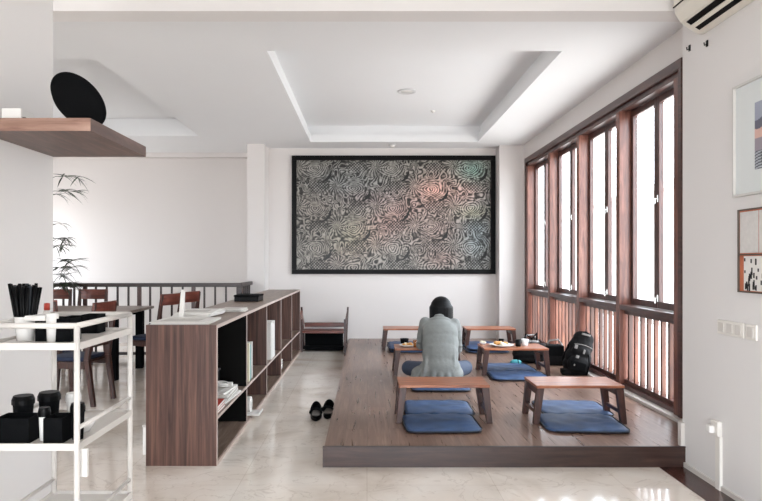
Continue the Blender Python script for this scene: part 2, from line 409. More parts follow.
# ------------------------------------------------------------------ artwork
def artwork():
    W, H = 3.30, 1.92
    x0 = (292-367)*BY/640; zc = (3.107+1.19)/2
    t = thing('wall_art', 'large black-framed panel of swirling iridescent pattern on the back wall', 'artwork', (x0+W/2, BY, zc))
    f = BM(); fw = .075; d = -.045
    box(f, -W/2, W/2, d, 0, H/2-fw, H/2); box(f, -W/2, W/2, d, 0, -H/2, -H/2+fw)
    box(f, -W/2, -W/2+fw, d, 0, -H/2+fw, H/2-fw); box(f, W/2-fw, W/2, d, 0, -H/2+fw, H/2-fw)
    obj('frame', f, BLACK, t, bevel=.004)
    w, h = W-2*fw, H-2*fw
    nx, ny = 400, 224
    xs = np.linspace(-w/2, w/2, nx+1); zs = np.linspace(-h/2, h/2, ny+1)
    X, Z = np.meshgrid(xs, zs)
    co = np.stack([X.ravel(), np.full(X.size, -.012), Z.ravel()], 1)
    ii = np.arange(nx*ny); r = ii//nx; c = ii % nx; a = r*(nx+1)+c
    q = np.stack([a, a+1, a+nx+2, a+nx+1], 1)
    me = bpy.data.meshes.new('panel'); me.vertices.add(len(co)); me.vertices.foreach_set('co', co.ravel())
    me.loops.add(q.size); me.loops.foreach_set('vertex_index', q.ravel()); me.polygons.add(len(q))
    me.polygons.foreach_set('loop_start', np.arange(0, q.size, 4)); me.update()
    # pattern
    u = X+w/2; v = h/2-Z
    PX, PY = 1.262, .64
    rng = np.random.RandomState(3)
    val = np.full(X.shape, .5); col = np.zeros(X.shape+(3,))
    warp = .05*np.sin(5*u+3*np.sin(4*v))+.04*np.sin(9*v+2*np.cos(7*u))
    su = np.mod(u-.02, PX); sv = v
    def lattice(off):
        cu = np.mod(u-off[0]+PX/2, PX)-PX/2; cv = np.mod(v-off[1]+PY/2, PY)-PY/2
        return cu, cv
    n0 = np.sin(8*u+4*np.sin(6*v))*np.sin(9*v+2*u)
    rings = np.zeros(X.shape); wsum = np.zeros(X.shape); cres = np.zeros(X.shape)
    dots = np.zeros(X.shape); halo = np.zeros(X.shape); pale = np.zeros(X.shape)
    for off in ((.30, .14), (.93, .46)):
        cu, cv = lattice(off)
        dd = np.sqrt((cu*1.1)**2+(cv*1.5)**2)
        g = np.exp(-(dd/.22)**2)
        ang = np.arctan2(cv, cu)
        rings += g*(np.sin(dd*140+1.5*np.sin(ang*3)+n0*6)); wsum += g
        # crescent: claw shaped, thick in the middle, curving up to the right
        px, pz = cu-.07, cv-.02
        rr = np.sqrt(px**2+pz**2); an = np.arctan2(pz, px)
        wd = .026*np.clip(1-np.abs(an-.62)/.85, 0, 1)
        cres = np.maximum(cres, (np.abs(rr-.19) < wd).astype(float))
        halo = np.maximum(halo, np.exp(-((cu-.05)**2/.03+(cv-.24)**2/.006))); pale = np.maximum(pale, np.exp(-((cu+.02)**2/.02+(cv+.02)**2/.012)))
        # spokes like feathers above left of every crescent
        an2 = np.arctan2(cv+.05, cu+.28)
        dd2 = np.sqrt((cu+.28)**2+(cv+.05)**2)
        g2 = np.exp(-(dd2/.16)**2)
        rings += g2*np.sin(an2*17+dd2*40); wsum += g2
        cu2, cv2 = lattice((off[0]+.05, off[1]+.29))
        g3 = np.exp(-((cu2/.2)**2+(cv2/.11)**2))
        dots = np.maximum(dots, g3)
    def vnoise(f, seed):
        g = np.random.RandomState(seed).rand(int(2*f)+3, int(4*f)+3); a = v*f; c_ = u*f; i = a.astype(int); j = c_.astype(int); fa = a-i; fc = c_-j
        fa = fa*fa*(3-2*fa); fc = fc*fc*(3-2*fc)
        return (g[i,j]*(1-fa)*(1-fc)+g[i+1,j]*fa*(1-fc)+g[i,j+1]*(1-fa)*fc+g[i+1,j+1]*fa*fc)
    n1 = vnoise(5, 1)+.5*vnoise(11, 2); n2 = vnoise(22, 3)
    wave = np.sin(n1*52+n2*3)
    hexd = np.cos(2*PI*u/.048)*np.cos(2*PI*v/.048)
    dm = np.clip(dots*1.6-.4, 0, 1)
    s = rings*1.2+(1-np.clip(wsum, 0, 1))*wave
    s = s*(1-dm)+dm*(hexd*1.6-.1)
    s = s*1.0+(vnoise(34, 8)-.5)*1.1-.35*np.clip(halo, 0, 1)+.35*pale-.25
    lum = .015+.58*(1/(1+np.exp(-3.4*(s+.0))))
    lum += .03*rng.randn(*X.shape)
    def blob(x, y, rx, ry, an=0):
        dx, dy = u-x, v-y; c_, s_ = math.cos(an), math.sin(an)
        return np.exp(-(((dx*c_+dy*s_)/rx)**2+((-dx*s_+dy*c_)/ry)**2))
    tint = np.ones(X.shape+(3,))*np.array([1.0, .94, .84])
    for (x, y, rx, ry, an, cc, k) in (
        (2.22, .50, .30, .22, 0, (1.6, .92, .74), .9), (2.72, .52, .26, .24, 0, (1.6, .98, .84), .75),
        (2.86, .16, .26, .20, 0, (.68, 1.15, 1.0), .85), (1.5, 1.0, .9, .28, -.6, (1.4, .86, .76), .75),
        (2.3, 1.1, .5, .35, -.5, (1.25, .85, .75), .6), (.9, 1.25, .35, .3, 0, (1.1, 1.1, .7), .5),
        (2.95, 1.2, .28, .5, 0, (.8, 1.05, 1.15), .6), (.35, .8, .45, .5, 0, (1.08, .92, .8), .5), (2.35, 1.6, .3, .15, 0, (1.3, .8, .7), .5),
        (1.2, .6, .5, .15, 0, (1.25, .85, .85), .5), (2.9, .85, .3, .12, 0, (1.2, 1.15, .75), .6), (.8, .35, .7, .3, 0, (.9, .98, 1.0), .6)):
        g = (blob(x, y, rx, ry, an)*k)[..., None]; tint = tint*(1-g)+np.array(cc)*g
    bright = 1+.55*blob(2.2, .5, .28, .2)+.4*blob(2.75, .45, .3, .35)+.2*blob(1.5, 1, .9, .5, -.6)
    col = lum[..., None]*tint*bright[..., None]*.62
    col[cres > .5] = (.012, .012, .012)
    col = np.clip(col, .01, .95)
    at = me.color_attributes.new('Col', 'FLOAT_COLOR', 'POINT')
    rgba = np.concatenate([col.reshape(-1, 3), np.ones((X.size, 1))], 1).astype(np.float32)
    at.data.foreach_set('color', rgba.ravel())
    me.materials.append(vcol('iridescent_print', .3)); me.validate()
    p = bpy.data.objects.new('printed_panel', me); COL.objects.link(p); p.parent = t
    obj('backing_board', box(BM(), -w/2-.01, w/2+.01, -.011, -.001, -h/2-.01, h/2+.01), BLACKM, t)
artwork()

# ------------------------------------------------------------------ bookcase
def bookcase():
    t = thing('bookcase', 'long low dark-wood bookcase dividing the dining area from the wooden platform', 'bookcase', (-1.51, 4.37, 0))
    L = 5.45; W = .486; H = .963; th = .024
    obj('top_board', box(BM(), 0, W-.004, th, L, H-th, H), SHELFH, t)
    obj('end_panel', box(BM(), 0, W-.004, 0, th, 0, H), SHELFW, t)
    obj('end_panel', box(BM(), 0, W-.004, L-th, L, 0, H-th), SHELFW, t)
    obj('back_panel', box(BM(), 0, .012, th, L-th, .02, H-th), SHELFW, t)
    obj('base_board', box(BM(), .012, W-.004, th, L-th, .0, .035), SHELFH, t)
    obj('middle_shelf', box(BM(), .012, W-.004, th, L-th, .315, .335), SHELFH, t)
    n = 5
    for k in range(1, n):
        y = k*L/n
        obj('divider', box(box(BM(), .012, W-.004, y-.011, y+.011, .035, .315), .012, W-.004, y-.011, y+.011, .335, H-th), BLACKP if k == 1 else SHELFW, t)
    e = BM()
    for z0, z1 in ((H-th, H), (.315, .335), (0, .02)): box(e, W-.004, W, 0, L, z0, z1)
    for k in range(n+1):
        y = min(max(k*L/n, .011), L-.011)
        box(e, W-.004, W, y-.011, y+.011, .02, .315); box(e, W-.004, W, y-.011, y+.011, .335, H-th)
    obj('edge_banding', e, EDGE, t)
bookcase()
SX0 = -1.51
SHZ = .335; TOPZ = .963

def magazine(label, loc, rotz, w=.21, h=.28, th=.006, mat=PAPER, cover=None, name='magazine', cat='magazine', group='magazines', rot=None):
    t = thing(name, label, cat, loc, rotz, group)
    if rot: t.rotation_euler = rot
    obj('pages', box(BM(), -w/2+.002, w/2-.002, -h/2+.002, h/2-.002, .0006, th-.0006), PAPER, t)
    b = BM(); box(b, -w/2, w/2, -h/2, h/2, th-.0006, th); box(b, -w/2, w/2, -h/2, h/2, 0, .0006); box(b, -w/2, -w/2+.001, -h/2, h/2, .0006, th-.0006)
    obj('cover', b, mat, t)
    if cover:
        obj('cover_print', box(BM(), -w*.38, w*.3, -h*.3, h*.2, th, th+.0005), cover, t)
    return t
GREYP = plain('newsprint', '#bdb9b3', .8, .3, 50)
def pile(x, y, z, n, lab, w=.3, h=.4, th=.008, mats=(PAPER,), name='newspaper', rz=0, cat='newspaper', group='papers on the bookcase top', jit=.02):
    order = ['lowest', 'second from the bottom', 'third from the bottom', 'fourth from the bottom', 'fifth from the bottom', 'topmost']
    for k in range(n):
        pos = 'topmost' if k == n-1 else order[k]
        magazine(f'{lab}, {pos} of its pile', (x+random.uniform(-jit, jit), y+random.uniform(-jit, jit), z+k*(th+.0008)), rz+random.uniform(-.08, .08), w, h, th,
                 mats[k % len(mats)], GREYP if k == n-1 else None, name, cat, group)
pile(-1.285, 4.62, TOPZ+.001, 2, 'folded newspaper at the near end of the bookcase top', .40, .42, .006, name='newspaper')
pile(-1.33, 5.12, TOPZ+.001, 4, 'folded newspaper in the taller bookcase-top pile', .28, .46, .009, jit=.025)
pile(-1.17, 5.40, TOPZ+.0375+.001, 2, 'crumpled pale paper resting beyond the newspaper piles', .2, .25, .005) if False else None
pile(-1.16, 5.62, TOPZ+.001, 3, 'small magazine on the bookcase top behind the newspapers', .2, .26, .006, mats=(PAPER, GREYP), name='magazine', cat='magazine', group='magazines on the bookcase top')
t = thing('menu_card', 'narrow white upright menu card standing on the bookcase top beside the newspapers', 'card', (-1.41, 4.86, TOPZ))
hexa(b:=BM(), [(-.016,-.02,0),(.016,-.02,0),(.016,.02,0),(-.016,.02,0)], [(-.002,-.002,.22),(.03,-.002,.22),(.03,.002,.22),(-.002,.002,.22)])
obj('card_sheet', b, PAPER, t); obj('card_foot', box(BM(), -.025, .025, -.022, .022, .0, .006), WHITE, t)
t = thing('storage_box', 'flat black box lying on the bookcase top', 'box', (-1.30, 7.05, TOPZ))
obj('tray', box(BM(), -.13, .13, -.16, .16, 0, .05), BLACK, t, bevel=.004); obj('lid', box(BM(), -.135, .135, -.165, .165, .0505, .07), BLACKM, t, bevel=.004)
# inside the bays
for k in range(4):
    magazine(['pale magazine, lowest of the stack on the near bay shelf', 'magazine with grey print in the near bay stack, second from the bottom', 'magazine with printed cover in the near bay stack, third from the bottom', 'topmost open-faced magazine of the near bay stack'][k],
             (-1.20+random.uniform(-.02,.02), 5.0+.015*k, SHZ+.001+k*.0155), random.uniform(-.1,.1), .3, .46-.03*k, .014, [PAPER, GREYP, PAPER, PAPER][k], [RED, None, RED, GREYP][k], group='magazines in the near bay')
for k in range(3):
    magazine(['red-covered magazine, lowest of the short stack by the bookcase end panel', 'orange magazine, middle of the short stack by the bookcase end panel', 'red magazine with pale print topping the short stack by the bookcase end panel'][k],
             (-1.16, 4.56, SHZ+.001+k*.0185), .02*k, .24, .27, .017, [RED, ORANGE, RED][k], PAPER, group='red magazines in the near bay')
t = thing('charging_cable', 'coiled white cable lying on the magazines in the near bay', 'cable', (-1.16, 5.10, SHZ))
pts = [(.055*math.cos(a*.9)*(1+.05*math.sin(a*3)), .05*math.sin(a*.9), .085+.012*math.sin(a*.7)) for a in np.linspace(0, 14, 60)]
obj('cord', tube(BM(), pts, .006, 8), WHITE, t, smooth=True); obj('plug', box(BM(), .05, .09, -.02, .02, .066, .1), WHITE, t, bevel=.005)
t = thing('speaker_box', 'dark box behind the magazines in the near bay', 'box', (-1.32, 5.34, SHZ))
obj('box_body', box(BM(), -.12, .08, -.07, .07, 0, .15), BLACKM, t, bevel=.006); obj('box_lid', box(BM(), -.122, .082, -.072, .072, .1505, .162), plain('grey_lid', '#4c4a4a', .5), t)
BOOKB = plain('pale_blue_cover', '#8fb8bd', .5, .25, 8)
def book(label, x, y, z, th, h, d, mat, rz=0, group='books standing in the bookcase'):
    t = thing('book', label, 'book', (x, y, z), rz, group)
    obj('pages', box(BM(), -d/2+.004, d/2-.004, -th/2+.003, th/2-.003, .003, h-.003), PAPER, t)
    b = BM(); box(b, -d/2, d/2, -th/2, -th/2+.003, 0, h); box(b, -d/2, d/2, th/2-.003, th/2, 0, h); box(b, d/2-.003, d/2, -th/2+.003, th/2-.003, 0, h)
    obj('cover', b, mat, t); return t
BX = -1.16
book('thick white book standing against the first divider of the bookcase', BX, 5.66, SHZ, .05, .34, .24, CREAM)
t = book('tall pale blue picture book standing in the second bay of the bookcase', BX-.01, 5.76, SHZ, .03, .31, .25, BOOKB)
book('cream book behind the pale blue picture book', BX-.005, 5.83, SHZ, .03, .33, .24, PAPER)
for k in range(5):
    book(['white binder nearest in the third bay of the bookcase', 'second white binder in the third bay', 'middle white binder in the third bay', 'fourth white binder in the third bay, slightly lower', 'white binder deepest in the third bay'][k],
         BX, 6.92+.062*k, SHZ, .055, [.40,.39,.41,.37,.40][k], .25, PAPER if k % 2 else WHITE, group='white binders in the third bay')
def bowl(bm, r, h, c=(0,0,0)):
    return lathe(bm, [(0,.0),(r*.45,0),(r*.5,h*.1),(r*.9,h*.6),(r,h),(r*.95,h),(r*.8,h*.6),(r*.4,h*.15),(0,h*.12)], 24, c)
for k in range(4):
    t = thing('bowl', ['white bowl, lowest of the stack in the lower fourth bay', 'white bowl second in the stack in the lower fourth bay', 'white bowl third in the stack in the lower fourth bay', 'topmost white bowl of the stack in the lower fourth bay'][k], 'bowl', (-1.13, 7.9, .036+k*.03), 0, 'stacked bowls in the bookcase')
    obj('bowl_shell', bowl(BM(), .09, .06), WHITE, t, smooth=True)
t = thing('paper_roll', 'round white paper roll lying on a white tray in the second lower bay', 'roll', (-1.13, 5.68, .0585))
Mr = Matrix.Rotation(PI/2, 4, 'Y') @ Matrix.Translation((-.07, 0, -.1))
obj('roll_body', lathe(BM(), [(.02,0),(.07,0),(.07,.2),(.02,.2),(.02,0)], 28, M=Mr), PAPER, t, smooth=False)
t = thing('tray', 'flat white tray sticking out of the second lower bay', 'tray', (-1.12, 5.75, .036))
obj('tray_plate', box(BM(), -.2, .17, -.12, .08, 0, .012), WHITE, t, bevel=.003); 
b = BM(); box(b, -.2, .17, -.12, -.11, .012, .022); box(b, .16, .17, -.11, .08, .012, .022); obj('tray_rim', b, WHITE, t)

# ------------------------------------------------------------------ low tables
def low_table(label, x0, x1, y0, y1, first=None):
    W = x1-x0; D = y1-y0; H = .30; th = .022
    t = thing('low_table', label, 'table', ((x0+x1)/2, (y0+y1)/2, .14), 0, 'low teak tables on the platform')
    w, d = W/2, D/2
    obj('tabletop', box(BM(), -w, w, -d, d, H-th, H), TEAK, t, bevel=.003)
    for sx in (-1, 1):
        for sy in (-1, 1):
            b = BM(); ys0 = sy*d-(.045 if sy > 0 else 0)-(.004 if sy > 0 else -.004); ys1 = ys0+.045
            xt0, xt1 = sx*(w-.062), sx*(w-.004); xb0, xb1 = sx*(w-.022), sx*(w+.022)
            if sx < 0: xt0, xt1, xb0, xb1 = xt1, xt0, xb1, xb0
            hexa(b, [(xb0,ys0,0),(xb1,ys0,0),(xb1,ys1,0),(xb0,ys1,0)], [(xt0,ys0,H-th),(xt1,ys0,H-th),(xt1,ys1,H-th),(xt0,ys1,H-th)])
            obj('leg', b, TEAKD, t, bevel=.003)
        xa, xb_ = sorted((sx*(w-.046), sx*(w-.018)))
        obj('end_apron', box(BM(), xa, xb_, -d+.05, d-.05, H-.085, H-th), TEAKD, t, bevel=.002)
        xa, xb_ = sorted((sx*(w-.018), sx*(w+.0)))
        obj('stretcher', box(BM(), xa, xb_, -d+.05, d-.05, .07, .10), TEAKD, t, bevel=.002)
    return t
low_table('low teak table in the front row, beside the bare left half of the platform edge', .248, .951, 4.95, 5.31)
low_table('low teak table in the front row nearest the window wall', 1.307, 1.985, 4.93, 5.32)
low_table('low teak table with plate of food and cups, in front of the backpack', 1.287, 1.995, 7.02, 7.46)
low_table('low teak table the seated person is eating at', .31, 1.02, 7.02, 7.40)
low_table('low teak table by the back wall nearer the window', 1.41, 2.11, 9.06, 9.46)
low_table('low teak table by the back wall behind the seated person', .235, .94, 9.06, 9.46)

# ------------------------------------------------------------------ floor cushions
def cushion_mesh(w, d, h, seed):
    rng = random.Random(seed); b = BM(); n = 18
    def shape(i, j, top):
        u, v = -1+2*i/n, -1+2*j/n
        # rounded corners
        k = .13; x, y = u*w/2, v*d/2
        cx, cy = w/2-k*w, d/2-k*w
        if abs(x) > cx and abs(y) > cy:
            dx, dy = abs(x)-cx, abs(y)-cy; m = max(dx, dy); L = math.hypot(dx, dy) or 1
            dx, dy = dx*m/L, dy*m/L; x = math.copysign(cx+dx, x); y = math.copysign(cy+dy, y)
        e = max(0, (1-abs(u)**5))*max(0, (1-abs(v)**5)); e = e**.35
        wr = .004*math.sin(9*u+seed)*math.cos(7*v+seed*2)+.003*math.sin(17*u*v+5*v+seed)
        z = h*.45+(h*.55*e+wr*e)*(1 if top else -.8)
        return (x, y, max(z, 0))
    T = [[b.verts.new(shape(i, j, True)) for j in range(n+1)] for i in range(n+1)]
    B_ = [[b.verts.new(shape(i, j, False)) for j in range(n+1)] for i in range(n+1)]
    for i in range(n):
        for j in range(n):
            b.faces.new((T[i][j],T[i+1][j],T[i+1][j+1],T[i][j+1])); b.faces.new((B_[i][j],B_[i][j+1],B_[i+1][j+1],B_[i+1][j]))
    bmesh.ops.remove_doubles(b, verts=b.verts[:], dist=1e-5)
    edge = [T[i][0] for i in range(n+1)]+[T[n][j] for j in range(1, n+1)]+[T[i][n] for i in range(n-1, -1, -1)]+[T[0][j] for j in range(n-1, 0, -1)]
    return b, [v.co.copy() for v in edge if v.is_valid]
cn = [0]
def cushion(label, x, y, rz=0, z=.1405, w=.57, d=.54, h=.03):
    cn[0] += 1
    t = thing('floor_cushion', label, 'cushion', (x, y, z), rz, 'blue floor cushions')
    b, e = cushion_mesh(w, d, h, cn[0]*1.7)
    obj('cushion_body', b, CUSH, t, smooth=True)
    e = [Vector((p.x, p.y, p.z)) for p in e]
    obj('piping', tube(BM(), e, .0065, 6, closed=True), CUSHE, t, smooth=True)
    return t
cushion('blue floor cushion at the platform edge, before the front table by the bare floor', .565, 4.93, .02)
cushion('blue floor cushion lying under the front table beside the bare floor', .60, 5.44, -.02)
cushion('blue floor cushion at the platform edge nearest the window, before the front table', 1.645, 4.93, -.06, w=.61)
cushion('blue floor cushion lying under the front table nearest the window', 1.73, 5.43, -.04)
cushion('blue floor cushion before the table with the plate of food', 1.64, 6.96, -.02, w=.62)
cushion('blue floor cushion pushed under the table with the plate of food', 1.63, 7.50, .03, w=.60)
cushion('blue floor cushion the person sits on', .72, 6.42, 0, w=.58, d=.56)
cushion('blue floor cushion under the back table nearer the window', 1.66, 8.98, .03)
cushion('blue floor cushion beyond the back table nearer the window', 1.66, 9.6, -.03)
cushion('blue floor cushion under the back table behind the person', .60, 9.0, .02)
cushion('blue floor cushion beyond the back table behind the person', .60, 9.6, .02)
# extra cushions piled so the rows look two deep
cushion('upper blue cushion stacked under the back table nearer the window', 1.68, 8.99, -.03, z=.178)
cushion('upper blue cushion stacked under the back table behind the person', .58, 9.02, .05, z=.178)

# ------------------------------------------------------------------ plates, cups
def cup(label, x, y, z, r, h, mat, group='cups on the low tables', drink=None):
    t = thing('cup', label, 'cup', (x, y, z), 0, group)
    obj('cup_body', lathe(BM(), [(0,0),(r*.75,0),(r*.85,h*.1),(r,h),(r*.9,h),(r*.78,h*.15),(0,h*.12)], 24), mat, t, smooth=True)
    if drink: obj('drink', lathe(BM(), [(0,h*.8),(r*.9,h*.8),(r*.9,h*.83),(0,h*.83)], 24), drink, t)
    return t
def plate(label, x, y, z, r, foods, group='plates on the low tables'):
    t = thing('plate', label, 'plate', (x, y, z), 0, group)
    obj('plate_dish', lathe(BM(), [(0,0),(r*.55,0),(r*.65,.006),(r,.022),(r*.98,.026),(r*.62,.012),(0,.009)], 32), WHITE, t, smooth=True)
    for k, (m, n, s, nm) in enumerate(foods):
        b = BM()
        for q in range(n):
            a = random.uniform(0, 2*PI); d = random.uniform(0, r*.5)
            ball(b, (d*math.cos(a), d*math.sin(a), .018+random.uniform(0, s*.9)), (s*random.uniform(.7, 1.2), s*random.uniform(.7, 1.2), s*.6), 10)
        obj(nm, b, m, t, smooth=True)
    return t
TT = .4405
COFF = plain('coffee', '#2b1a12', .15, .05)
plate('white plate heaped with food and green garnish on the table by the bags', 1.51, 7.20, TT, .14, [(FOOD1, 14, .028, 'food'), (FOOD2, 6, .02, 'garnish'), (CREAM, 7, .026, 'rice')])
plate('small white plate of food at the end of the table by the bags', 1.335, 7.36, TT, .04, [(CREAM, 5, .018, 'rice')])
cup('dark cup beside the plate of food on the table by the bags', 1.70, 7.2, TT, .035, .075, BLACK, drink=COFF)
cup('white cup at the window side of the plate of food', 1.79, 7.26, TT, .04, .075, WHITE, drink=COFF)
cup('small dark-banded cup behind the plate on the table by the bags', 1.55, 7.42-.03, TT, .03, .06, BLACKM, drink=COFF)
plate('white plate with brown food on the table of the seated person',   .46, 7.17, TT, .10, [(FOOD1, 9, .02, 'food'), (CREAM, 3, .02, 'rice')])
plate('small white plate close to the arm of the seated person',   .60, 7.30, TT, .045, [(FOOD1, 4, .014, 'food')])
cup('white cup close to the sleeve of the seated person',   .60, 7.20, TT, .03, .06, WHITE, drink=COFF)
cup('wide black cup on the far edge of the seated person\'s table', .43, 7.345, TT, .05, .07, BLACKM, drink=COFF)
t = thing('drinking_glass', 'glass of amber tea next to the seated person\'s sleeve', 'glass', (.535, 7.07, TT))
obj('glass_body', lathe(BM(), [(0,0),(.024,0),(.03,.11),(.028,.11),(.022,.006),(0,.006)], 20), GLASS, t, smooth=True)
obj('tea', lathe(BM(), [(0,.007),(.021,.007),(.0265,.085),(0,.085)], 20), plain('amber_tea', '#a5622e', .2), t, smooth=True)

# ------------------------------------------------------------------ person
def person():
    t = thing('person', 'person with black bobbed hair in a grey jacket, seated cross-legged with back turned', 'person', (.735, 6.45, .182))
    o = Vector((.735, 6.45, .182))
    def V(x, y, z): return Vector((x, y, z))-o
    hc = V(.772, 6.69, .90)
    hipL, hipR = V(.65, 6.45, .285), V(.83, 6.45, .285)
    kneeR, kneeL = V(1.03, 6.76, .275), V(.45, 6.80, .265)
    ankR, ankL = V(.66, 6.93, .21), V(.84, 6.90, .215)
    shL, shR = V(.60, 6.58, .765), V(.895, 6.56, .755)
    elL, elR = V(.565, 6.72, .52), V(.945, 6.70, .48)
    wrL, wrR = V(.645, 6.96, .50), V(.85, 6.97, .50)
    b = BM()
    ball(b, V(.74, 6.44, .31), (.155,.12,.115)); ball(b, V(.74, 6.47, .45), (.13,.10,.14)); ball(b, V(.745, 6.52, .62), (.15,.10,.15))
    ball(b, V(.745, 6.56, .73), (.165,.085,.07))
    limb(b, V(.75, 6.60, .76), V(.755, 6.66, .86), .055, .05)
    # head with face
    ball(b, hc, (.075,.092,.105), 24); ball(b, hc+Vector((0,.03,-.055)), (.055,.055,.05), 20)
    ball(b, hc+Vector((0,.098,-.022)), (.011,.016,.018), 12); ball(b, hc+Vector((0,.094,0)), (.008,.01,.025), 12)
    ball(b, hc+Vector((0,.082,-.06)), (.022,.01,.008), 12)
    for s in (-1, 1): ball(b, hc+Vector((s*.075, -.002, -.01)), (.01,.02,.03), 12)
    for a, c in ((hipL, kneeL), (hipR, kneeR)): limb(b, a, c, .085, .058)
    for a, c in ((kneeL, ankL), (kneeR, ankR)): limb(b, a, c, .055, .035)
    for a, s in ((ankL, 1), (ankR, -1)): limb(b, a, a+Vector((s*.13, -.05, -.0)), .034, .026)
    for sh, el, wr in ((shL, elL, wrL), (shR, elR, wrR)):
        limb(b, sh, el, .048, .038); limb(b, el, wr, .038, .025)
    # hands: palm, four bent fingers, thumb
    for wr, s in ((wrL, 1), (wrR, -1)):
        d = Vector((s*.15, 1, -.12)).normalized(); sd = Vector((1, -s*.15, 0)).normalized()
        pc = wr+d*.05; ball(b, pc, (.036,.045,.016), 16); limb(b, wr, wr+d*.03, .024, .022)
        for k in range(4):
            f0 = wr+d*.085+sd*(-.03+.02*k); ln = (.062,.072,.068,.052)[k if s > 0 else 3-k]
            f1 = f0+d*ln*.5+Vector((0,0,-.004)); f2 = f1+d*ln*.38+Vector((0,0,-.022))
            limb(b, f0-d*.02, f1, .0088, .008, 10); limb(b, f1, f2, .008, .007, 10)
        th0 = wr+d*.03+sd*(s*.028); th1 = th0+d*.03+sd*(s*.022)+Vector((0,0,-.006)); th2 = th1+d*.028+Vector((0,0,-.012))
        limb(b, th0, th1, .011, .0095, 10); limb(b, th1, th2, .0095, .008, 10)
    body = obj('body', b, SKIN, t, remesh=.0065, smoothit=2)
    for s in (-1, 1):
        e = BM(); ball(e, hc+Vector((s*.03, .082, .004)), (.012,.008,.007), 12); obj('eye', e, BLACK, t, smooth=True)
    # hair: bob that reaches the collar
    h = BM()
    ball(h, hc+Vector((0,-.022,.018)), (.112,.11,.116), 28)
    ball(h, hc+Vector((0,-.045,-.045)), (.118,.075,.09), 24)
    ball(h, hc+Vector((-.062,-.035,-.10)), (.052,.055,.05), 18); ball(h, hc+Vector((.068,-.035,-.12)), (.05,.055,.09), 18)
    ball(h, hc+Vector((0,-.062,-.10)), (.09,.045,.06), 20)
    for s in (-1, 1): limb(h, hc+Vector((s*.095,.0,.02)), hc+Vector((s*.102,.01,-.12)), .022, .012)
    for k in range(22):
        a = PI+PI*(k+.5)/22; r0 = .09
        p0 = hc+Vector((.06*math.cos(a), -.02+.06*math.sin(a), .10)); p1 = hc+Vector((.114*math.cos(a), -.025+.1*math.sin(a), .02))
        p2 = hc+Vector((.120*math.cos(a), -.03+.085*math.sin(a), -.10-.03*math.sin(k*1.7)**2-(.03 if math.cos(a) > .4 else 0)))
        tube(h, [p0, p1, p2], [.012, .013, .006], 6)
    obj('hair', h, HAIR, t, remesh=.006, smoothit=2)
    # jacket
    j = BM()
    ball(j, V(.742, 6.42, .33), (.20,.135,.14), 24); ball(j, V(.738, 6.44, .46), (.185,.122,.2), 24); ball(j, V(.742, 6.47, .56), (.188,.122,.2), 24)
    ball(j, V(.742, 6.49, .66), (.185,.120,.15), 24); ball(j, V(.745, 6.54, .735), (.19,.105,.075), 24)
    ball(j, V(.745, 6.56, .79), (.12,.08,.045), 20)
    ball(j, V(.60, 6.44, .27), (.16,.11,.09), 20); ball(j, V(.86, 6.42, .27), (.11,.11,.09), 20)
    for k in range(9):   # hem falls in soft folds
        a = -PI*.05-PI*.9*k/8
        limb(j, V(.735+.12*math.cos(a), 6.43+.09*math.sin(a), .42), V(.72+.235*math.cos(a)-(.05 if k > 5 else 0), 6.44+.15*math.sin(a), .205+.01*(k % 2)), .03, .028)
    for sh, el, wr, s in ((shL, elL, wrL, -1), (shR, elR, wrR, 1)):
        limb(j, sh, sh.lerp(el, .55)+Vector((s*.005,-.01,0)), .062, .056, 18); limb(j, sh.lerp(el, .55)+Vector((s*.005,-.01,0)), el, .056, .05, 18); limb(j, el, wr, .053, .036, 18)
        for q in (.25, .6, .85): ball(j, sh.lerp(el, q)+Vector((s*.02,-.035,0)), (.04,.035,.018), 12)
    for k, (x0, z0, x1, z1) in enumerate(((.66,.70,.70,.36),(.80,.66,.83,.30),(.87,.60,.86,.35),(.62,.55,.56,.3),(.76,.5,.78,.25),(.70,.42,.66,.24))):
        limb(j, V(x0, 6.40, z0), V(x1, 6.325, z1), .012, .016)
    obj('jacket', j, JACKET, t, remesh=.0085, smoothit=9)
    b = BM(); lathe(b, [(.062,0),(.072,.0),(.074,.03),(.064,.034),(.062,0)], 24, M=Matrix.Translation(V(.752, 6.615, .80)) @ Matrix.Rotation(-.45, 4, 'X'))
    obj('collar', b, JACKET, t, smooth=True)
    # jeans
    p = BM()
    ball(p, V(.74, 6.45, .30), (.18,.13,.105), 20)
    for a, c in ((hipL, kneeL), (hipR, kneeR)): limb(p, a, c, .1, .078, 18); ball(p, c, (.085,.08,.08), 18)
    for a, c in ((kneeL, ankL), (kneeR, ankR)): limb(p, a, c, .07, .045, 18)
    obj('jeans', p, JEANS, t, remesh=.009, smoothit=3)
    for a, s in ((ankL, 1), (ankR, -1)):
        k = BM(); limb(k, a+Vector((s*.03,-.01,0)), a+Vector((s*.14,-.053,0)), .04, .032); obj('sock', k, NAVY, t, remesh=.008)
person()

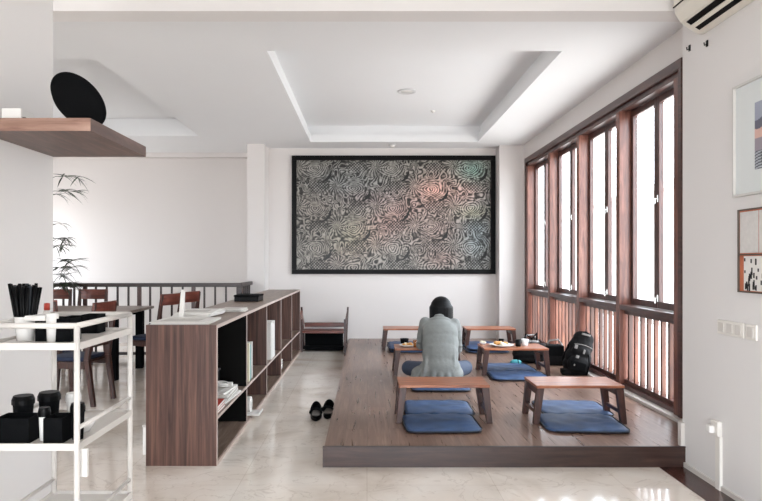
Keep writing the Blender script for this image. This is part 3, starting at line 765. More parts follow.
# ------------------------------------------------------------------ bags
def backpack():
    t = thing('backpack', 'black backpack with pale buckles standing upright against the slatted window wall', 'bag', (2.29, 7.10, .1405))
    t.rotation_euler = (0, 0, -.15)
    Mt = Matrix.Rotation(.27, 4, 'Y')
    b = BM()
    for (c, r) in (((0,.02,.10),(.15,.10,.10)), ((0,.02,.2),(.145,.095,.12)), ((-.0,.02,.32),(.13,.085,.12)), ((.0,.02,.41),(.115,.065,.085)), ((0,-.065,.13),(.115,.055,.10)), ((0,-.05,.27),(.105,.05,.06))):
        ball(b, Mt @ Vector(c), r, 20, Mt.to_3x3())
    box(b, -.13, .13, -.06, .10, .0, .06)
    obj('bag_body', b, BLACKF, t, remesh=.009, smoothit=4)
    for (c, s) in (((-.05,-.118,.18),(.075,.02,.03)), ((.055,-.118,.18),(.022,.014,.05))):
        pass
    z = BM(); tube(z, [Mt @ Vector((x, -.095-.012*math.cos(x*12), .335+.02*math.cos(x*14))) for x in np.linspace(-.1,.1,12)], .004, 6); obj('zipper', z, GREYF, t)
    z = BM(); rbox(z, -.085, .085, -.125, -.10, .06, .165, .01, 2, Mt); obj('front_pocket', z, BLACKM, t)
    for (x, y, zz, w, h) in ((-.075,-.108,.315,.02,.03), (-.035,-.12,.215,.02,.022), (.02,-.118,.285,.012,.035), (-.045,-.135,.12,.008,.014)):
        z = BM(); rbox(z, x-w*.8, x+w*.8, y-.008, y+.008, zz-h*.7, zz+h*.7, .004, 2, Mt); obj('buckle', z, GREYF, t)
    z = BM(); tube(z, [Mt @ Vector((x, -.01, .46+.03*math.cos(x*PI/.1))) for x in np.linspace(-.05,.05,10)], .012, 8); obj('grab_handle', z, BLACKM, t, smooth=True)
    z = BM(); rbox(z, -.04, .05, -.05, .01, .455, .475, .006, 2, Mt); obj('top_patch', z, GREYF, t)
    for s in (-1, 1):
        z = BM(); tube(z, [Mt @ Vector(p) for p in ((s*.07,.085,.42),(s*.11,.125,.30),(s*.13,.125,.15),(s*.12,.10,.05))], .016, 8); obj('shoulder_strap', z, BLACKM, t, smooth=True)
    z = BM(); tube(z, [(.11,-.05,.3),(.15,-.08,.22),(.155,-.08,.12),(.12,-.1,.01)], .008, 6); obj('side_strap', z, BLACKM, t, smooth=True)
backpack()
def duffel():
    t = thing('handbag', 'soft black handbag with grey straps slumped behind the table with the food', 'bag', (2.03, 7.95, .1405))
    b = BM()
    for (c, r) in (((0,0,.11),(.23,.13,.11)), ((-.07,0,.19),(.15,.10,.10)), ((.12,0,.15),(.12,.1,.09)), ((0,0,.05),(.22,.13,.05))): ball(b, c, r, 20)
    obj('bag_body', b, BLACKF, t, remesh=.01, smoothit=3)
    for k, (pts) in enumerate((((-.10,-.07,.24),(-.08,-.08,.36),(.0,-.07,.30),(.06,-.06,.37),(.07,-.05,.24)), ((-.12,-.02,.25),(-.05,-.03,.34),(.03,-.02,.345),(.10,-.01,.25)))):
        obj('bag_strap', tube(BM(), pts, .011, 8), GREYF if k else BLACKM, t, smooth=True)
    z = BM(); ball(z, (-.06,-.06,.27), (.06,.04,.02), 12); ball(z, (.03,-.06,.265), (.055,.04,.022), 12); obj('scarf_bow', z, GREYF, t, smooth=True)
    obj('bag_zipper', tube(BM(), [(-.15,-.09,.21),(-.05,-.105,.24),(.08,-.1,.22),(.16,-.09,.18)], .006, 6), GREYF, t)
duffel()
t = thing('small_bag', 'small black bag between the slumped handbag and the upright backpack', 'bag', (2.27, 7.75, .1405))
b = BM(); rbox(b, -.10, .10, -.07, .07, 0, .25, .03, 3); obj('bag_body', b, BLACKF, t, smooth=True)
obj('bag_strap', tube(BM(), [(-.09,0,.24),(-.08,-.04,.30),(.03,-.05,.315),(.09,-.02,.24)], .011, 8), GREYF, t, smooth=True)
obj('flap', (lambda z: rbox(z, -.095, .095, -.078, -.066, .12, .24, .005, 2))(BM()), BLACKM, t)
t = thing('teal_pouch', 'small teal pouch on the platform next to the slumped handbag', 'pouch', (1.80, 7.74, .1405))
b = BM(); ball(b, (0,0,.035), (.07,.045,.035), 18); obj('pouch_body', b, TEAL, t, smooth=True)
obj('pouch_band', tube(BM(), [(.0+.045*math.cos(a)*0+.02,.043*math.cos(a),.036+.036*math.sin(a)) for a in np.linspace(0,2*PI,20)[:-1]], .005, 6, closed=True), BLACKM, t)

# ------------------------------------------------------------------ sandals
def sandal(label, x, y, rz):
    t = thing('sandal', label, 'shoe', (x, y, 0), rz, 'black sandals on the marble floor'); t.scale = (1.12, 1.12, 1.45)
    b = BM(); n = 24; outl = []
    for k in range(n):
        a = 2*PI*k/n; yy = .135*math.sin(a); xx = .046*math.cos(a)*(1+.12*math.sin(a)); outl.append((xx, yy))
    prism(b, outl, 0.0, .03, 'z'); obj('sole', b, BLACK, t, bevel=.006)
    f = BM(); n = 14
    for (y0, y1, hh) in ((-.01, .115, .075),):
        R = []
        for i in range(7):
            yy = y0+(y1-y0)*i/6; h = hh*(1-.45*(i/6)**2); w = .05*(1-.35*(i/6)**2)
            R.append([f.verts.new((w*math.cos(a), yy, .025+h*math.sin(a))) for a in np.linspace(0, PI, n)])
        for A, B_ in zip(R, R[1:]):
            for i in range(n-1): f.faces.new((A[i],A[i+1],B_[i+1],B_[i]))
        f.faces.new(R[-1])
    o = obj('upper', f, BLACKM, t, smooth=True); md = o.modifiers.new('so', 'SOLIDIFY'); md.thickness = .006
    s = tube(BM(), [(.046*math.cos(a), -.09-.03*math.sin(a), .045+.03*math.sin(a)) for a in np.linspace(0, PI, 12)], .008, 8); obj('heel_strap', s, BLACKM, t, smooth=True)
    obj('insole', box(BM(), -.03, .03, -.1, .06, .0305, .034), plain('insole_grey_%d' % (x*100), '#77726e', .7), t)
    return t
sandal('black sandal farther from the platform edge, of the pair on the floor', -.455, 5.73, .05)
sandal('black sandal closer to the platform edge, of the pair on the floor', -.345, 5.81, -.06)

# ------------------------------------------------------------------ bench by the back wall
def bench():
    t = thing('bench', 'low reddish-brown wooden bench with slanted armrests against the back wall', 'bench', (-.675, 9.97, 0))
    w = .32
    obj('seat', box(BM(), -w, w, -.12, .2, .285, .325), CHAIRW, t, bevel=.005)
    obj('back_rail', box(BM(), -w, w, .22, .25, .35, .42), CHAIRW, t, bevel=.004)
    obj('under_panel', box(BM(), -w+.02, w-.02, .1, .12, .0, .285), BLACKM, t)
    obj('foot_shelf', box(BM(), -w+.01, w-.01, -.1, .1, .04, .07), BLACKM, t)
    for s in (-1, 1):
        b = BM(); x = s*(w+.015)
        hexa(b, [(x-.018,-.12,0),(x+.018,-.12,0),(x+.018,-.07,0),(x-.018,-.07,0)], [(x-.018,-.1,.5),(x+.018,-.1,.5),(x+.018,-.06,.5),(x-.018,-.06,.5)])
        obj('leg', b, DARKW, t); b = BM()
        xo = x+s*.035
        hexa(b, [(x-.018,.2,0),(x+.018,.2,0),(x+.018,.25,0),(x-.018,.25,0)], [(xo-.014,.24,.665),(xo+.014,.24,.665),(xo+.014,.28,.665),(xo-.014,.28,.665)])
        obj('leg', b, DARKW, t); b = BM()
        hexa(b, [(x-.012,-.1,.40),(x+.012,-.1,.40),(x+.012,.24,.40),(x-.012,.24,.40)], [(x+s*.02-.012,-.1,.52),(x+s*.02+.012,-.1,.52),(xo+.010,.26,.62),(xo-.014,.26,.62)])
        obj('arm_panel', b, CHAIRW if s < 0 else DARKW, t)
bench()
t = thing('wooden_block', 'small dark wooden block on the floor between the bench and the platform', 'box', (-.315, 9.55, 0))
obj('block_body', prism(BM(), [(-.02, 0), (.025, 0), (.025, .15), (.0, .13), (-.02, .05)], -.15, .15, 'y'), DARKW, t)
obj('block_top', box(BM(), .0, .026, -.15, .15, .1505, .158), TEAKD, t)

# ------------------------------------------------------------------ dining area
def dining_chair(label, x, y, rz):
    """faces +y locally, backrest at -y"""
    t = thing('dining_chair', label, 'chair', (x, y, 0), rz, 'dining chairs around the dining table')
    w = .21; D = .22
    for s in (-1, 1):
        b = BM(); xx = s*(w-.02)
        hexa(b, [(xx-.02,-D-.06,0),(xx+.02,-D-.06,0),(xx+.02,-D-.02,0),(xx-.02,-D-.02,0)], [(xx-.024,-D,.45),(xx+.024,-D,.45),(xx+.024,-D+.05,.45),(xx-.024,-D+.05,.45)])
        hexa(b, [(xx-.024,-D,.4505),(xx+.024,-D,.4505),(xx+.024,-D+.05,.4505),(xx-.024,-D+.05,.4505)], [(xx-.018,-D-.07,.985),(xx+.018,-D-.07,.985),(xx+.018,-D-.04,.985),(xx-.018,-D-.04,.985)])
        obj('leg', b, DARKW, t, bevel=.003); b = BM()
        hexa(b, [(xx-.018,D-.05,0),(xx+.018,D-.05,0),(xx+.018,D-.01,0),(xx-.018,D-.01,0)], [(xx-.024,D-.05,.41),(xx+.024,D-.05,.41),(xx+.024,D,.41),(xx-.024,D,.41)])
        obj('leg', b, DARKW, t, bevel=.003)
        obj('side_rail', box(BM(), xx-.012, xx+.012, -D+.05, D-.05, .36, .41), DARKW, t)
    b = BM(); n = 8
    R = []
    for i in range(n+1):
        u = -1+2*i/n; xx = u*w; yy = -D-.052-.025*(1-u*u)
        R.append([b.verts.new(p) for p in ((xx,yy,.86),(xx,yy+.022,.86),(xx,yy+.012,1.0),(xx,yy-.010,1.0))])
    for A, B_ in zip(R, R[1:]):
        for k in range(4): b.faces.new((A[k],A[(k+1)%4],B_[(k+1)%4],B_[k]))
    b.faces.new(R[0]); b.faces.new(R[-1][::-1])
    obj('backrest', b, CHAIRW, t, bevel=.003)
    obj('lower_back_rail', box(BM(), -w+.04, w-.04, -D-.0, -D+.02, .56, .60), DARKW, t)
    obj('seat_frame', box(BM(), -w, w, -D+.05, D, .4105, .43), DARKW, t)
    b = BM(); rbox(b, -w+.005, w-.005, -D+.055, D+.005, .4305, .475, .018, 3); obj('seat_cushion', b, NAVY, t, smooth=True)
    return t
dining_chair('dining chair nearest the white cart, turned away from the bookcase, with navy seat', -2.86, 6.36, PI/2-.12)
dining_chair('dining chair half hidden behind the white cart and partition wall', -3.38, 6.86, -.06)
dining_chair('dining chair on the railing side of the table, next to the plant', -4.38, 8.80, PI+.05)
dining_chair('dining chair on the railing side of the table, farther from the plant', -3.89, 8.80, PI-.04)
dining_chair('nearer of two dining chairs at the table end by the bookcase', -2.66, 7.98, PI/2-.35)
dining_chair('farther of two dining chairs at the table end by the bookcase', -2.58, 8.52, PI/2-.35)
t = thing('dining_table', 'dark grey-brown rectangular dining table with black legs beyond the low bookcase', 'table', (-3.67, 7.75, 0))
obj('tabletop', box(BM(), -.95, .86, -.32, .70, .775, .81), TABW, t, bevel=.004)
for x in (-.85, .70):
    for y in (-.24, .62):
        obj('leg', box(BM(), x-.045, x+.045, y-.045, y+.045, 0, .775), BLACKM, t, bevel=.004)
for y in (-.25, .61): obj('apron', box(BM(), -.8, .65, y, y+.02, .70, .775), BLACKM, t)

def railing():
    Y = 9.15; XR = -1.815; ZT = 1.085
    t = thing('railing', 'dark wooden railing with thin balusters in front of the pale stairwell wall', 'railing', (XR, Y, 0))
    L = 4.15
    obj('handrail', box(BM(), -L, .03, -.03, .03, ZT-.055, ZT), RAILW, t, bevel=.006)
    obj('handrail', box(BM(), -.03, .03, .03, .845, ZT-.055, ZT), RAILW, t, bevel=.006)
    obj('bottom_rail', box(BM(), -L, .02, -.02, .02, .06, .10), RAILW, t)
    obj('corner_post', box(BM(), -.045, .035, -.04, .04, 0, ZT-.056), RAILW, t, bevel=.004)
    k = 0; x = -.20
    while x > -L:
        wd = .028 if k % 5 == 3 else .012
        obj('baluster', box(BM(), x-wd, x+wd, -.012, .012, .10, ZT-.055), RAILW if k % 5 != 3 else REDW, t)
        x -= .155; k += 1
    for y in (.16, .3, .44, .58, .72): obj('baluster', box(BM(), -.012, .012, y-.012, y+.012, .0, ZT-.055), RAILW, t)
railing()

# ------------------------------------------------------------------ plant
def plant():
    X, Y = -4.80, 8.86
    t = thing('potted_bamboo_palm', 'tall potted bamboo palm with drooping leaves beside the partition wall edge', 'plant', (X, Y, 0))
    obj('pot', lathe(BM(), [(0,0),(.15,0),(.2,.36),(.21,.38),(.185,.38),(.175,.34),(0,.33)], 28), POT, t, smooth=True)
    rng = random.Random(5)
    canes = [(-.05,.0,2.75,.10),(.05,.03,2.35,.16),(.0,-.05,1.75,.2),(-.02,.05,1.45,.2)]
    for k, (cx, cy, h, lean) in enumerate(canes):
        pts = [(cx+lean*(z/h)**2*1.0, cy, .33+(h-.33)*z/h) for z in np.linspace(0, h, 9)]
        obj('cane', tube(BM(), pts, [.011]*5+[.009,.008,.006,.004], 8), STEM, t, smooth=True)
    tiers = [(2.58, .24, 9), (2.38, .16, 8), (2.33, .1, 4), (1.92, .05, 4), (1.72, .10, 14), (1.62, .06, 8), (1.42, .18, 14), (1.32, .16, 12), (1.22, .10, 10), (1.1, .16, 16), (1.06, .10, 14)]
    for (z, dx, n) in tiers:
        b = BM()
        c = Vector((.42+dx*.3, 0, z-.01))
        tip = Vector((dx+.58, rng.uniform(-.1,.1), z))
        tube(b, [(.02,0,z-.32), (.3,0,z-.08), c, tip], [.006,.005,.004,.002], 6)
        for i in range(n*2):
            q = rng.uniform(.15, 1); p = Vector(c).lerp(tip, q)
            a = rng.uniform(-.9, .9)+(PI if rng.random() < .25 else 0); ln = rng.uniform(.12, .24); dr = rng.uniform(.1, .75)
            d = Vector((math.cos(a), math.sin(a)*.9, rng.uniform(-.5,.45))).normalized(); s = d.cross(Vector((0,.5,1))).normalized()*.010
            prev = None
            for m in range(5):
                u = m/4; w = math.sin(PI*min(u*.9+.08, 1))*1.0
                pos = p+d*ln*u+Vector((0,0,-dr*ln*u*u)); A = [b.verts.new(pos+s*w), b.verts.new(pos-s*w)]
                if prev: b.faces.new((prev[0], prev[1], A[1], A[0]))
                prev = A
        obj('frond', b, LEAF, t)
plant()

# ------------------------------------------------------------------ wall shelf with tray and box
SZ = 2.043; sx0, sx1, sy0, sy1 = -1.766, -1.243, 2.88, 3.6
t = thing('wall_shelf', 'thick walnut wall shelf fixed to the partition wall', 'shelf', (sx0, sy0, SZ-.058))
obj('shelf_board', box(BM(), 0, sx1-sx0, 0, sy1-sy0, 0, .058), wood('walnut_shelf', '#43302a', '#604840', '#7f655b', 'y', .4, stretch=9, grain=3), t, bevel=.002)
obj('front_lipping', box(BM(), 0, sx1-sx0, -.004, 0, 0, .058), wood('walnut_lipping', '#6f4f43', '#8f6f60', '#a98a7b', 'x', .4, stretch=9, grain=3), t)
t = thing('round_tray', 'large round black tray propped upright on the wall shelf', 'tray', (-1.445, 3.2, SZ+.001))
Mr = Matrix.Translation((0,0,.155)) @ Matrix.Rotation(math.radians(60), 4, 'Z') @ Matrix.Rotation(math.radians(70), 4, 'X')
obj('tray_dish', lathe(BM(), [(0,-.006),(.138,-.006),(.148,.01),(.153,.012),(.141,.0),(0,.0)], 48, M=Mr), BLACKM, t, smooth=True)
b = BM()
for i in range(5): ball(b, Mr @ Vector((.055-.014*i, .085+.006*math.sin(i*2), -.0075)), (.006,.003,.003), 8)
obj('pale_mark', b, PAPER, t)
b = box(BM(), -.07, .07, .01, .05, 0, .012); hexa(b, [(-.05,.02,.012),(-.03,.02,.012),(-.03,.05,.012),(-.05,.05,.012)], [(-.06,.06,.10),(-.04,.06,.10),(-.04,.07,.10),(-.06,.07,.10)]); obj('tray_stand', b, BLACK, t)
t = thing('small_white_box', 'small white device box with a black plug on the wall shelf', 'box', (-1.635, 3.0, SZ))
obj('box_body', box(BM(), -.045, .045, -.06, .06, 0, .06), WHITE, t, bevel=.004)
obj('plug', box(BM(), .046, .06, -.05, -.03, 0, .02), BLACK, t)

# ------------------------------------------------------------------ serving cart
def cart():
    x0, x1, y0, y1 = -1.496, -1.133, 2.5, 3.06
    t = thing('serving_cart', 'white tubular metal serving cart with three tiers beside the partition wall', 'cart', (x0, y0, 0))
    W, D = x1-x0, y1-y0; R = .0115
    ZT = 1.147
    for x, y in ((0,0),(W,0),(0,D),(W,D)):
        obj('post', tube(BM(), [(x,y,.06),(x,y,.6),(x,y,ZT-.0)], R, 12), WHITEM, t, smooth=True)
        wh = BM(); lathe(wh, [(0,-.012),(.03,-.012),(.032,0),(.03,.012),(0,.012)], 20, M=Matrix.Translation((x,y,.032)) @ Matrix.Rotation(PI/2, 4, 'X'))
        obj('caster', wh, BLACK, t, smooth=True)
    def rail(z, nm, r=R):
        b = BM(); c = .0
        tube(b, [(0,0,z),(W,0,z)], r, 10); tube(b, [(0,D,z),(W,D,z)], r, 10); tube(b, [(0,0,z),(0,D,z)], r, 10); tube(b, [(W,0,z),(W,D,z)], r, 10)
        obj(nm, b, WHITEM, t, smooth=True)
    rail(ZT, 'top_rail')
    for z, nm in ((1.067, 'top_tray'), (.675, 'middle_tray'), (.285, 'bottom_tray')):
        b = BM(); box(b, .0, W, .0, D, z-.002, z+.002)
        q = .014
        for a in ((-.009,W+.009,-.010,-.0021),(-.009,W+.009,D+.0021,D+.01),): box(b, *a, z-q, z+q)
        for a in ((-.010,-.002,-.002,D+.002),(W+.002,W+.010,-.002,D+.002)): box(b, *a, z-q, z+q)
        obj(nm, b, WHITEM, t)
    for z in (.745, .357):
        for x in (0, W): obj('side_rail', tube(BM(), [(x,0,z),(x,D,z)], .009, 10), WHITEM, t, smooth=True)
    b = BM(); box(b, W+.003, W+.03, .02, .035, .55, .66); obj('hanging_strap', b, PAPER, t)
cart()
TZ = 1.0695
GREYST = plain('grey_straw', '#34393f', .4)
t = thing('straw_cup', 'white cup on the cart top holding a fan of black straws', 'cup', (-1.42, 2.66, TZ))
obj('cup_body', lathe(BM(), [(0,0),(.033,0),(.042,.10),(.039,.10),(.03,.004),(0,.004)], 24), WHITE, t, smooth=True)
rng = random.Random(2)
for k in range(34):
    a = 2*PI*k*.382; q = math.sqrt((k+.5)/34)
    p0 = Vector((.022*q*math.cos(a), .022*q*math.sin(a), .008)); p1 = Vector((.064*q*math.cos(a), .05*q*math.sin(a), .232+rng.uniform(-.012,.006)))
    obj('straw', tube(BM(), [p0, p0.lerp(p1,.5), p1], .0066, 7), BLACK if k % 6 else GREYST, t, smooth=True)
def crate(label, x, y, z, w, d, h, mat=BLACKM, group='black boxes on the cart', name='condiment_box'):
    t = thing(name, label, 'box', (x, y, z), 0, group)
    b = BM(); k = .003
    box(b, -w/2, w/2, -d/2, d/2, 0, .004); box(b, -w/2, w/2, -d/2, -d/2+k, .004, h); box(b, -w/2, w/2, d/2-k, d/2, .004, h)
    box(b, -w/2, -w/2+k, -d/2+k, d/2-k, .004, h); box(b, w/2-k, w/2, -d/2+k, d/2-k, .004, h)
    obj('box_body', b, mat, t); obj('packets', box(BM(), -w/2+.006, w/2-.006, -d/2+.006, d/2-.006, .0045, h*.8), mat, t)
crate('black condiment box next to the straw cup on the cart top', -1.335, 2.68, TZ, .058, .10, .085)
crate('black condiment box at the front post of the cart top', -1.245, 2.66, TZ, .07, .10, .095)
crate('black condiment box at the rear post of the cart top', -1.265, 2.96, TZ, .075, .09, .085)
crate('black condiment box behind the front boxes on the cart top', -1.35, 2.97, TZ, .08, .09, .075)
t = thing('paper_cup', 'white paper cup between two black boxes on the cart top', 'cup', (-1.288, 2.62, TZ))
obj('cup_body', lathe(BM(), [(0,0),(.02,0),(.025,.115),(.022,.115),(.018,.004),(0,.004)], 24), WHITE, t, smooth=True)
t = thing('napkin_stack', 'flat stack of white napkins laid over the black box on the cart top', 'napkins', (-1.335, 2.66, TZ+.0865))
obj('napkin_sheets', box(BM(), -.06, .025, -.06, .05, 0, .018), PAPER, t, bevel=.003); obj('top_napkin', box(BM(), -.058, .03, -.055, .052, .0185, .021), WHITE, t)
t = thing('sauce_bottle', 'small sauce bottle with a red cap behind the straw cup', 'bottle', (-1.44, 2.88, TZ))
obj('bottle_body', lathe(BM(), [(0,0),(.022,0),(.022,.09),(.01,.11),(0,.11)], 20), WHITE, t, smooth=True); obj('bottle_cap', lathe(BM(), [(0,.11),(.013,.11),(.012,.14),(0,.142)], 16), RED, t, smooth=True)
# middle tier
MZ = .6775
crate('wide black box on the middle cart tier nearest the wall', -1.405, 2.58, MZ, .135, .10, .10)
crate('black box in the middle of the middle cart tier', -1.243, 2.58, MZ, .075, .10, .10)
def lidcup(label, x, y, h, r, body, lid, lr=None):
    t = thing('lidded_cup', label, 'cup', (x, y, MZ), 0, 'cups on the middle cart tier'); lr = lr or r*1.12
    obj('cup_body', lathe(BM(), [(0,0),(r*.8,0),(r,h),(0,h)], 24), body, t, smooth=False)
    obj('cup_lid', lathe(BM(), [(0,h+.0005),(lr,h+.0005),(lr,h+.02),(lr*.85,h+.036),(0,h+.036)], 24), lid, t, smooth=False)
lidcup('white cup with a wide black lid on the middle cart tier', -1.303, 2.585, .096, .021, WHITE, BLACK, .024)
lidcup('tall black cup beside the front post on the middle cart tier', -1.175, 2.6, .11, .026, BLACKM, BLACK)
lidcup('black cup standing behind the wide black box on the middle tier', -1.45, 2.70, .12, .04, BLACKM, BLACK)
lidcup('dark lidded cup at the back of the middle cart tier', -1.39, 2.80, .115, .042, BLACKM, BLACK)
lidcup('small pale cup behind the dark cups on the middle cart tier', -1.33, 2.90, .09, .03, WHITE, WHITE)
t = thing('bowl', 'white bowl tucked behind the front post on the middle cart tier', 'bowl', (-1.20, 2.72, MZ))
obj('bowl_shell', bowl(BM(), .045, .05), WHITE, t, smooth=True)
t = thing('step_box', 'small white box on the floor by the near end of the bookcase', 'box', (-1.575, 4.72, 0))
obj('box_body', box(BM(), -.045, .045, -.1, .1, 0, .2), WHITE, t, bevel=.005); obj('box_lid', box(BM(), -.047, .047, -.102, .102, .2005, .215), WHITEM, t)

# ------------------------------------------------------------------ near right wall fittings
NX = 2.16
t = thing('picture_frame', 'white-matted framed picture high on the wall beside the window', 'picture', (NX, 3.32, 2.09))
b = BM(); hw, hh = .416, .32
for a in ((-hw,hw,-hh,-hh+.012),(-hw,hw,hh-.012,hh),(-hw,-hw+.012,-hh+.012,hh-.012),(hw-.012,hw,-hh+.012,hh-.012)): box(b, -.03, 0, a[0], a[1], a[2], a[3])
obj('frame', b, plain('silver_frame', '#c6c4c0', .35, .05), t)
obj('mat_board', box(BM(), -.014, -.001, -hw+.012, hw-.012, -hh+.012, hh-.012), plain('mat_board', '#d3d7d6', .6, .01), t)
def pic():
    nx, ny = 90, 90; w, h = .44, .37
    b = BM(); V = [[b.verts.new((-.0155, -w/2+w*i/nx, -h/2+h*j/ny)) for j in range(ny+1)] for i in range(nx+1)]
    for i in range(nx):
        for j in range(ny): b.faces.new((V[i][j],V[i+1][j],V[i+1][j+1],V[i][j+1]))
    o = obj('photo_print', b, vcol('landscape_print', .4), t)
    me = o.data; at = me.color_attributes.new('Col', 'FLOAT_COLOR', 'POINT')
    for k, v in enumerate(me.vertices):
        y, z = v.co.y, v.co.z+h/2
        if z < .10: c = .10+.35*(math.sin(z*380+3*math.sin(y*30)) > .1); c = (c*.95, c, c*1.1)
        elif z < .17: c = (.30, .26, .30)
        elif z < .24+.02*math.sin(y*25): c = (.65, .42, .36)
        elif z < .30+.03*math.sin(y*18+1): c = (.12, .12, .16)
        else: c = (.32, .34, .42)
        at.data[k].color = (*c, 1)
pic()
t = thing('notice_board', 'framed board of notices and small prints below the matted picture', 'board', (NX, 3.42, 1.4575))
hw, hh = .286, .2375; b = BM()
for a in ((-hw,hw,-hh,-hh+.008),(-hw,hw,hh-.008,hh),(-hw,-hw+.008,-hh+.008,hh-.008),(hw-.008,hw,-hh+.008,hh-.008),(-hw+.008,hw-.008,-.025,-.018)): box(b, -.016, 0, *a)
obj('frame', b, plain('dark_frame', '#5b5048', .5, .05), t)
obj('backing_board', box(BM(), -.006, -.0005, -hw+.008, hw-.008, -hh+.008, hh-.008), ORANGE, t)
for k, (a, c, z0, z1) in enumerate(((-.27, .05, -.012, .225), (.06, .27, -.012, .225))):
    y1 = hw-.012-(.0 if k else .0)
for (ya, yb, z0, z1) in ((.10, .272, -.012, .222), (-.13, .093, -.012, .222), (-.272, -.137, -.012, .222)):
    obj('notice_sheet', box(BM(), -.008, -.0065, ya, yb, z0, z1), plain('notice_paper_%d' % (ya*1000), '#c9c6c2', .6, .12, 40), t)
INK = plain('ink', '#1f1d1f', .6, .2, 30)
obj('notice_sheet', box(BM(), -.008, -.0065, .0, .235, -.225, -.03), PAPER, t)
obj('notice_sheet', box(BM(), -.008, -.0065, -.272, -.01, -.225, -.03), plain('tan_sheet', '#cdb9a8', .6, .2, 30), t)
b = BM(); rng = random.Random(9)
for k in range(34):
    y = rng.uniform(.01, .22); z = rng.uniform(-.21, -.05); h = rng.uniform(.015, .05)
    box(b, -.0092, -.0082, y, y+.012, z-h/2, z+h/2)
for k in range(14):
    y = rng.uniform(-.26, -.03); z = rng.uniform(-.21, -.06); box(b, -.0092, -.0082, y, y+rng.uniform(.01, .03), z, z+.015)
obj('drawings', b, INK, t)
for (yc, hw, n, lab) in ((3.79, .135, 3, 'wide white switch plate with three rockers on the near wall'), (3.585, .05, 1, 'single white switch plate next to the wide one')):
    t = thing('switch_plate', lab, 'switch', (NX, yc, 1.0))
    b = BM(); rbox(b, -.012, 0, -hw, hw, -.043, .043, .003, 2); obj('plate', b, SWITCH, t)
    for k in range(n):
        c = -hw+hw*2*(k+.5)/n; obj('rocker', box(BM(), -.017, -.0122, c-.03, c+.03, -.028, .028), WHITEM, t, bevel=.002)
t = thing('power_socket', 'white wall socket with plug and cable trunking down to the floor', 'socket', (NX, 3.92, 0))
b = BM(); rbox(b, -.03, 0, -.03, .05, .33, .42, .005, 2); obj('socket_box', b, SWITCH, t)
obj('plug', (lambda z: rbox(z, -.065, -.0305, -.005, .05, .345, .39, .008, 2))(BM()), WHITE, t)
obj('cable_trunking', box(BM(), -.02, 0, -.035, .015, .0, .329), SWITCH, t, bevel=.002)
for (y, z, l) in ((4.06, 2.78, 'small dark hook on the wall just below the air conditioner'), (4.28, 2.824, 'small dark hook on the wall close to the window corner')):
    t = thing('wall_hook', l, 'hook', (NX, y, z)); obj('hook_plate', box(BM(), -.006, 0, -.01, .01, -.02, .02), BLACK, t); obj('hook_arm', tube(BM(), [(-.006,0,-.005),(-.02,0,-.012),(-.022,0,.006)], .004, 8), BLACK, t)
t = thing('air_conditioner', 'white split air conditioner mounted high on the near wall', 'air conditioner', (NX, 3.25, 2.85))
prof = [(0,0),(-.04,.0),(-.10,.035),(-.155,.075),(-.19,.13),(-.20,.19),(-.195,.27),(-.16,.29),(0,.29)]
obj('casing', prism(BM(), prof, 0, .85, 'y'), AC, t, bevel=.008)
b = BM(); hexa(b, [(-.062,.04,.008),(-.145,.04,.058),(-.145,.79,.058),(-.062,.79,.008)], [(-.055,.04,.02),(-.135,.04,.072),(-.135,.79,.072),(-.055,.79,.02)]); obj('vent_slot', b, BLACK, t)
b = BM(); hexa(b, [(-.098,.05,.024),(-.118,.05,.036),(-.118,.78,.036),(-.098,.78,.024)], [(-.106,.05,.012),(-.126,.05,.024),(-.126,.78,.024),(-.106,.78,.012)]); obj('louvre', b, AC, t)
b = BM(); box(b, -.2055, -.1995, .01, .84, .165, .17); obj('panel_seam', b, BLACKM, t)

# sub-parts hang below the part they sit on
SUB = {'dining_chair': {'seat_cushion': 'seat_frame'}, 'floor_cushion': {'piping': 'cushion_body'}, 'backpack': {'buckle': 'bag_body', 'zipper': 'bag_body', 'top_patch': 'bag_body'},
       'switch_plate': {'rocker': 'plate'}, 'notice_board': {'drawings': 'notice_sheet', 'notice_sheet': None}, 'wall_hook': {'hook_arm': 'hook_plate'}, 'plate': {'food': 'plate_dish', 'garnish': 'plate_dish', 'rice': 'plate_dish'},
       'bench': {'arm_panel': 'leg'}, 'handbag': {'scarf_bow': 'bag_body', 'bag_zipper': 'bag_body'}, 'round_tray': {'pale_mark': 'tray_dish'}, 'magazine': {'cover_print': 'cover'}, 'newspaper': {'cover_print': 'cover'},
       'air_conditioner': {'louvre': 'vent_slot'}, 'person': {'collar': 'jacket', 'eye': 'body'}, 'power_socket': {'plug': 'socket_box'}}
st = lambda o: o.name.split('.')[0]
for r in [o for o in COL.objects if o.parent is None and st(o) in SUB]:
    ch = list(r.children)
    for c in ch:
        p = SUB[st(r)].get(st(c))
        if p:
            q = [x for x in ch if st(x) == p and x is not c]
            if q: c.parent = q[-1]

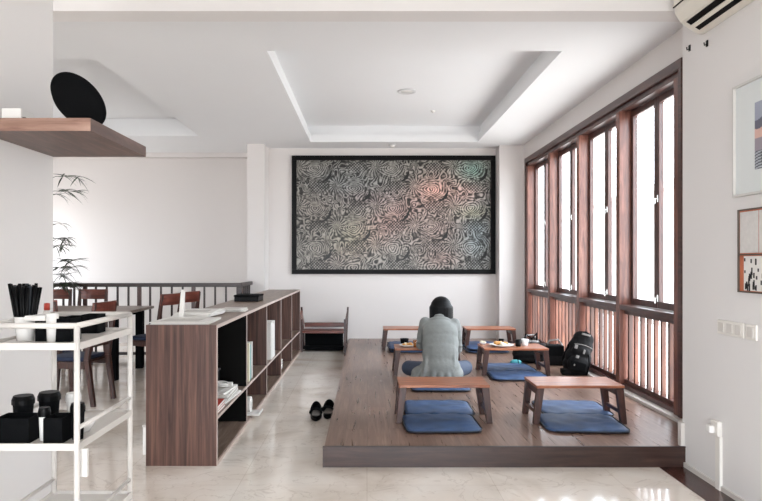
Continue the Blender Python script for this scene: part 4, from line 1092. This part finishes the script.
# ------------------------------------------------------------------ light and camera
w = bpy.data.worlds.new('World'); sc.world = w; w.use_nodes = True
nt = w.node_tree; bg = nt.nodes['Background']
tc = nt.nodes.new('ShaderNodeTexCoord'); sep = nt.nodes.new('ShaderNodeSeparateXYZ'); cr = nt.nodes.new('ShaderNodeValToRGB')
nt.links.new(tc.outputs['Generated'], sep.inputs[0]); nt.links.new(sep.outputs['Z'], cr.inputs[0]); nt.links.new(cr.outputs[0], bg.inputs['Color'])
mr = nt.nodes.new('ShaderNodeMapRange'); mr.inputs['From Min'].default_value = -1; nt.links.new(sep.outputs['Z'], mr.inputs['Value']); nt.links.new(mr.outputs[0], cr.inputs[0])
e = cr.color_ramp.elements
e[0].position = .40; e[0].color = (.50, .49, .485, 1); e[1].position = .56; e[1].color = (.80, .86, .93, 1)   # added glow below brightens the ceiling like sunlit ground; pale sky above
bg.inputs['Strength'].default_value = 8.0

def portal(loc, rot, sx, sy):
    l = bpy.data.lights.new('portal', 'AREA'); l.shape = 'RECTANGLE'; l.size = sx; l.size_y = sy; l.cycles.is_portal = True
    o = bpy.data.objects.new('window_portal', l); COL.objects.link(o); o.location = loc; o.rotation_euler = rot
portal((WX+.22, 7.47, 1.6), (0, PI/2, 0), 2.8, 4.9)
portal((-6.3, 10.0, 1.6), (0, -PI/2, 0), 1.4, 1.4)
portal((-6.3, 1.1, 1.6), (0, -PI/2, 0), 1.4, 1.2)
portal((-1.8, -3.25, 1.28), (PI/2, 0, 0), 8.4, 2.35)

cam = bpy.data.cameras.new('Camera'); co = bpy.data.objects.new('Camera', cam); COL.objects.link(co)
co.location = (0, 0, 1.4); co.rotation_euler = (PI/2, 0, 0)
cam.sensor_width = 36; cam.lens = 640/762*36; cam.shift_x = 14/762; cam.shift_y = 10.5/762
cam.clip_start = .05
sc.camera = co
vs = sc.view_settings; vs.view_transform = 'Standard'; vs.look = 'None'; vs.gamma = 1; vs.use_curve_mapping = False
vs.exposure = 0.84
sc.cycles.max_bounces = 10; sc.cycles.diffuse_bounces = 6; sc.cycles.use_denoising = True
sc.cycles.sample_clamp_indirect = 8
